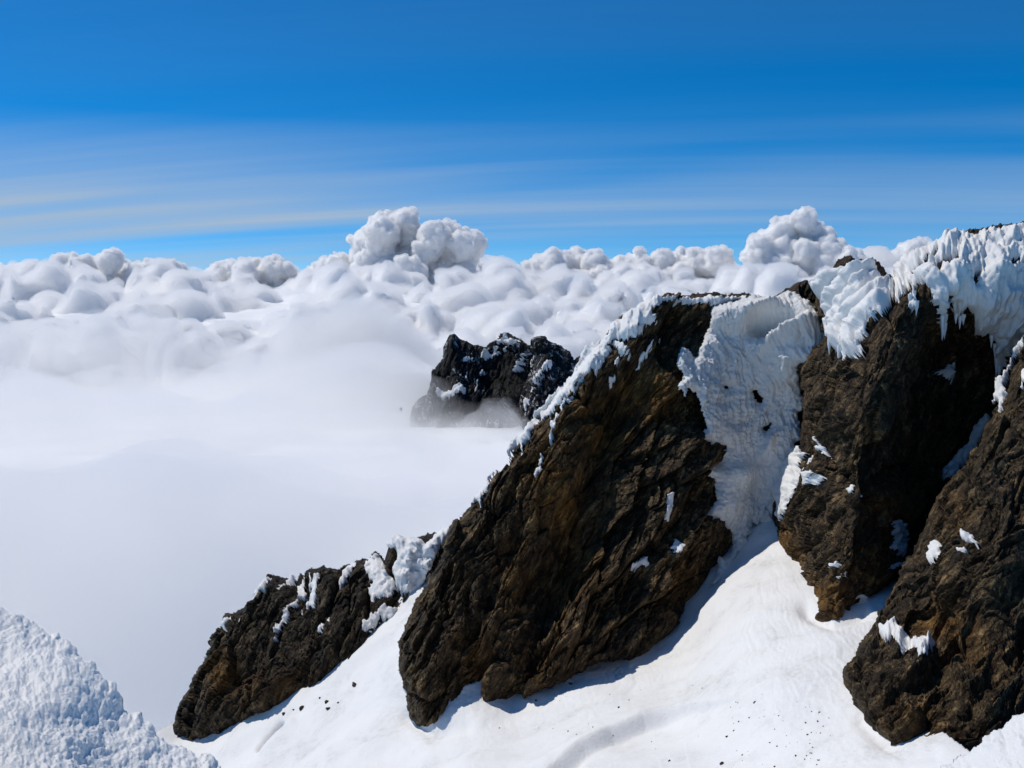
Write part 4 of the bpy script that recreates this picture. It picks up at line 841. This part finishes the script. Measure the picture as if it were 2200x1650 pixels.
def heads(n, y0, y1, rlo, rhi, zlo, zhi, voxel, seed, label):
    rg = np.random.default_rng(seed)
    Yh = y0 * (y1 / y0) ** rg.uniform(0, 1, n); xh = rg.uniform(-0.62, 0.62, n) * Yh
    zh = rg.uniform(zlo, zhi, n) + 60 * fbm(xh / 3000, Yh / 3000, 2, seed); rh = (rlo + (rhi - rlo) * rg.uniform(0, 1, n) ** 2) * (Yh / y0) ** 0.5
    c = np.stack([xh, Yh, zh], -1)
    ca, ra = sprout(c, rh, rg, 6, 0.45, 0.85, 0.9, 0.3); ca[:, 2] = zh.repeat(6) + 0.45 * (ca[:, 2] - zh.repeat(6))
    cb, rb = sprout(np.concatenate([c, ca]), np.concatenate([rh, ra]), rg, 10, 0.22, 0.46)
    cc, rc = sprout(cb, rb, rg, 3, 0.3, 0.5); m = rc > 1.2 * voxel; cc, rc = cc[m], rc[m]
    o = cloud_mesh('cloud_heads', np.concatenate([c, ca, cb, cc]), np.concatenate([rh, ra, rb, rc]), voxel, seed, voxel * 9, M_CLOUD, 0.30, feather=voxel * 2.0)
    tag(o, label, kind='stuff')
heads(190, 4500, 7600, 60, 160, -430, -340, 19, 961, 'nearer heaped cloud heads in the cloud sea')
heads(300, 7600, 15000, 80, 230, -320, -245, 34, 962, 'farther heaped cloud heads in the cloud sea')
heads(120, 15000, 30000, 150, 330, -290, -190, 68, 963, 'distant heaped cloud heads along the horizon')
def layer(name, r0, r1, nr_, na_, top, density, label):
    """a closed body of thin mist: an uneven top, a flat bottom far below"""
    MR, MA = np.meshgrid(np.linspace(r0, r1, nr_), np.radians(np.linspace(-58, 58, na_)), indexing='ij')
    mx, my = MR * np.sin(MA), MR * np.cos(MA); mt = top(mx, my, MR)
    q1, E1 = grid_faces(np.ones(mx.shape, bool)); n_ = mx.size
    Vm = np.concatenate([np.stack([mx, my, mt], -1).reshape(-1, 3), np.stack([mx, my, mt * 0 - 760], -1).reshape(-1, 3)])
    o = mesh_obj(name, Vm, [q1, q1[:, ::-1] + n_, np.stack([E1[:, 0], E1[:, 1], E1[:, 1] + n_, E1[:, 0] + n_], -1)], fog_mat(name, density))
    bm = bmesh.new(); bm.from_mesh(o.data); bmesh.ops.recalc_face_normals(bm, faces=bm.faces)
    if bm.calc_volume(signed=True) < 0: bmesh.ops.reverse_faces(bm, faces=bm.faces)
    bm.to_mesh(o.data); bm.free()
    tag(o, label, kind='stuff')
# low mist lying between the heads, so they stand out of it softly
layer('mist_layer', 3300, 13000, 60, 90, lambda x, y, R: -470 + 150 * smooth(5500, 9500, R) + 45 * fbm(x / 1100, y / 1100, 3, 971) - 250 * smooth(700, 0, R - 3300) - 200 * smooth(1500, 0, 13000 - R),
      0.0009, 'thin low mist lying between the cloud heads')
# soft top of the near fog bank
layer('fog_layer', 700, 4400, 110, 150, lambda x, y, R: -285 + 30 * smooth(1200, 2700, R) - 95 * np.exp(-((x / y + 0.0) / 0.085) ** 2) * smooth(1400, 2000, R) + 85 * fbm(x / 650, y / 650, 3, 981) + 26 * fbm(x / 260 + 0.3 * fbm(y / 300, x / 300, 2, 985), y / 260, 3, 983) * smooth(900, 1800, R) - 420 * smooth(1500, 700, R) - 420 * smooth(3300, 4400, R),
      0.0045, 'soft drifting top of the near fog bank')
# drifting fog
def fog(balls, density, label, seed, voxel, rough=0.15):
    c = []; r = []
    for u, v, Y, rad in balls:
        c.append(at(u, v, Y)); r.append(rad * Y / F)
    o = cloud_mesh('fog_bank', np.array(c), np.array(r), voxel, seed, voxel * 6, fog_mat('fog_%d' % seed, density), rough, 0.12)
    tag(o, label, kind='stuff')
rg = np.random.default_rng(31); wisps = []
for k in range(110):                                # a wedge of wisps creeping up between the two towers
    t = rg.uniform() ** 0.6; v = 862 + 130 * t
    wisps.append((1075 + np.clip(rg.normal(0, 1), -1.6, 1.6) * (8 + 85 * t) - 40 * t, v, 2120 + rg.uniform(0, 150), rg.uniform(10, 22) + 26 * t))
for k in range(70): wisps.append((rg.uniform(800, 1300), rg.uniform(935, 1050), 2120 + rg.uniform(0, 150), rg.uniform(30, 60)))
fog(wisps, 0.0045, 'fog swirling round the foot of the far peak', 951, 14, 0.4)
fog([(760,760,3700,110),(680,770,3700,95),(850,780,3700,100),(770,715,3800,75),(930,810,3600,70),(620,790,3700,60)], 0.009, 'soft grey dome of fog left of the far peak', 952, 24)
fog([(90,755,3700,70),(200,748,3700,78),(310,745,3800,72),(20,740,3700,60),(400,780,3800,60),(500,790,3800,60)], 0.007, 'grey veils of fog at the left', 953, 24)

# ------------------------------------------------------------------ stones on the glacier
gp = g.pos(); STONE_MESH = []
M_STONE = rock_mat('stone', tint=(1.5, 1.4, 1.3), ang=30, scale=3.0)
for k in range(5):
    V0, F0 = ICO1; rg = np.random.default_rng(40 + k)
    d = rg.normal(0, 1, (9, 3)); d /= np.linalg.norm(d, axis=1, keepdims=True); lim = rg.uniform(0.45, 0.85, 9)
    V1 = V0.copy()
    for dd, l in zip(d, lim):                      # cut flat faces
        t = V1 @ dd; V1 = np.where((t > l)[:, None], V1 - (t - l)[:, None] * dd, V1)
    o = mesh_obj('stone', V1 * np.array([1, 0.8, 0.7]), [F0], M_STONE, smooth_shade=False, attrs={'stain': np.zeros(len(V1))})
    STONE_MESH.append(o.data); bpy.data.objects.remove(o)
def put_stone(u, v, size, label, group, k):
    i = int(round((v - g.V[0, 0]) / g.step)); j = int(round((u - g.U[0, 0]) / g.step))
    p = gp[i, j]; o = bpy.data.objects.new('stone', STONE_MESH[k % 5]); COL.objects.link(o)
    o.location = (p[0], p[1], p[2] + 0.15 * size); o.scale = (size, size * random.uniform(0.7, 1.1), size * random.uniform(0.7, 1.2))
    o.rotation_euler = (random.uniform(-0.4, 0.4), random.uniform(-0.4, 0.4), random.uniform(0, 6.3)); tag(o, label, 'stone', group)
NAMED = [(*V4([(575,1200)])[0], 0.55, 'dark stone lying alone on the snow under the middle buttress'), (*V4([(390,1302)])[0], 0.42, 'stone on the snow near the foot of the long left rib'), (*V4([(835,1325)])[0], 0.34, 'small stone in the middle of the snow slope'),
         (*V3([(1270,1165)])[0], 0.95, 'largest boulder on the snow between small and middle buttress'), (*V3([(1110,1270)])[0], 0.75, 'upper stone of a pair on the snow by the small buttress'), (*V3([(1115,1305)])[0], 0.7, 'lower stone of a pair on the snow by the small buttress'),
         (*V3([(960,1302)])[0], 0.8, 'reddish boulder just below the small buttress'), (*V3([(850,1326)])[0], 0.6, 'stone nearest the foot of the small buttress'), (*V3([(1070,1250)])[0], 0.4, 'small stone above the stone pair'),
         (*V3([(1175,1272)])[0], 0.35, 'small stone right of the stone pair'), (*V3([(910,1306)])[0], 0.35, 'small stone between boulder and buttress foot'),
         (*V4([(1385,1598)])[0], 0.42, 'largest stone low on the glacier below the crevasse'), (*V4([(1425,1485)])[0], 0.28, 'stone on the glacier right of the crevasse end'), (*V4([(1105,1580)])[0], 0.26, 'stone on the smooth snow below the crevasse lip')]
for k, (u, v, sz, lab) in enumerate(NAMED): put_stone(u, v, sz, lab, 'stones on the glacier', k)
rg = np.random.default_rng(77)
for k in range(70):
    u, v = V4([(rg.uniform(1430, 1990), rg.uniform(1290, 1640))])[0]
    put_stone(u, v, 0.06 + 0.14 * rg.uniform() ** 2, 'small pebble strewn on the glacier below the couloir', 'pebbles strewn below the couloir', k)
for k in range(40):
    u, v = V4([(rg.uniform(100, 1300), rg.uniform(1180, 1500))])[0]
    put_stone(u, v + 0.0, 0.06 + 0.12 * rg.uniform() ** 2, 'small pebble on the snow below the middle buttress', 'pebbles strewn under the middle buttress', k)
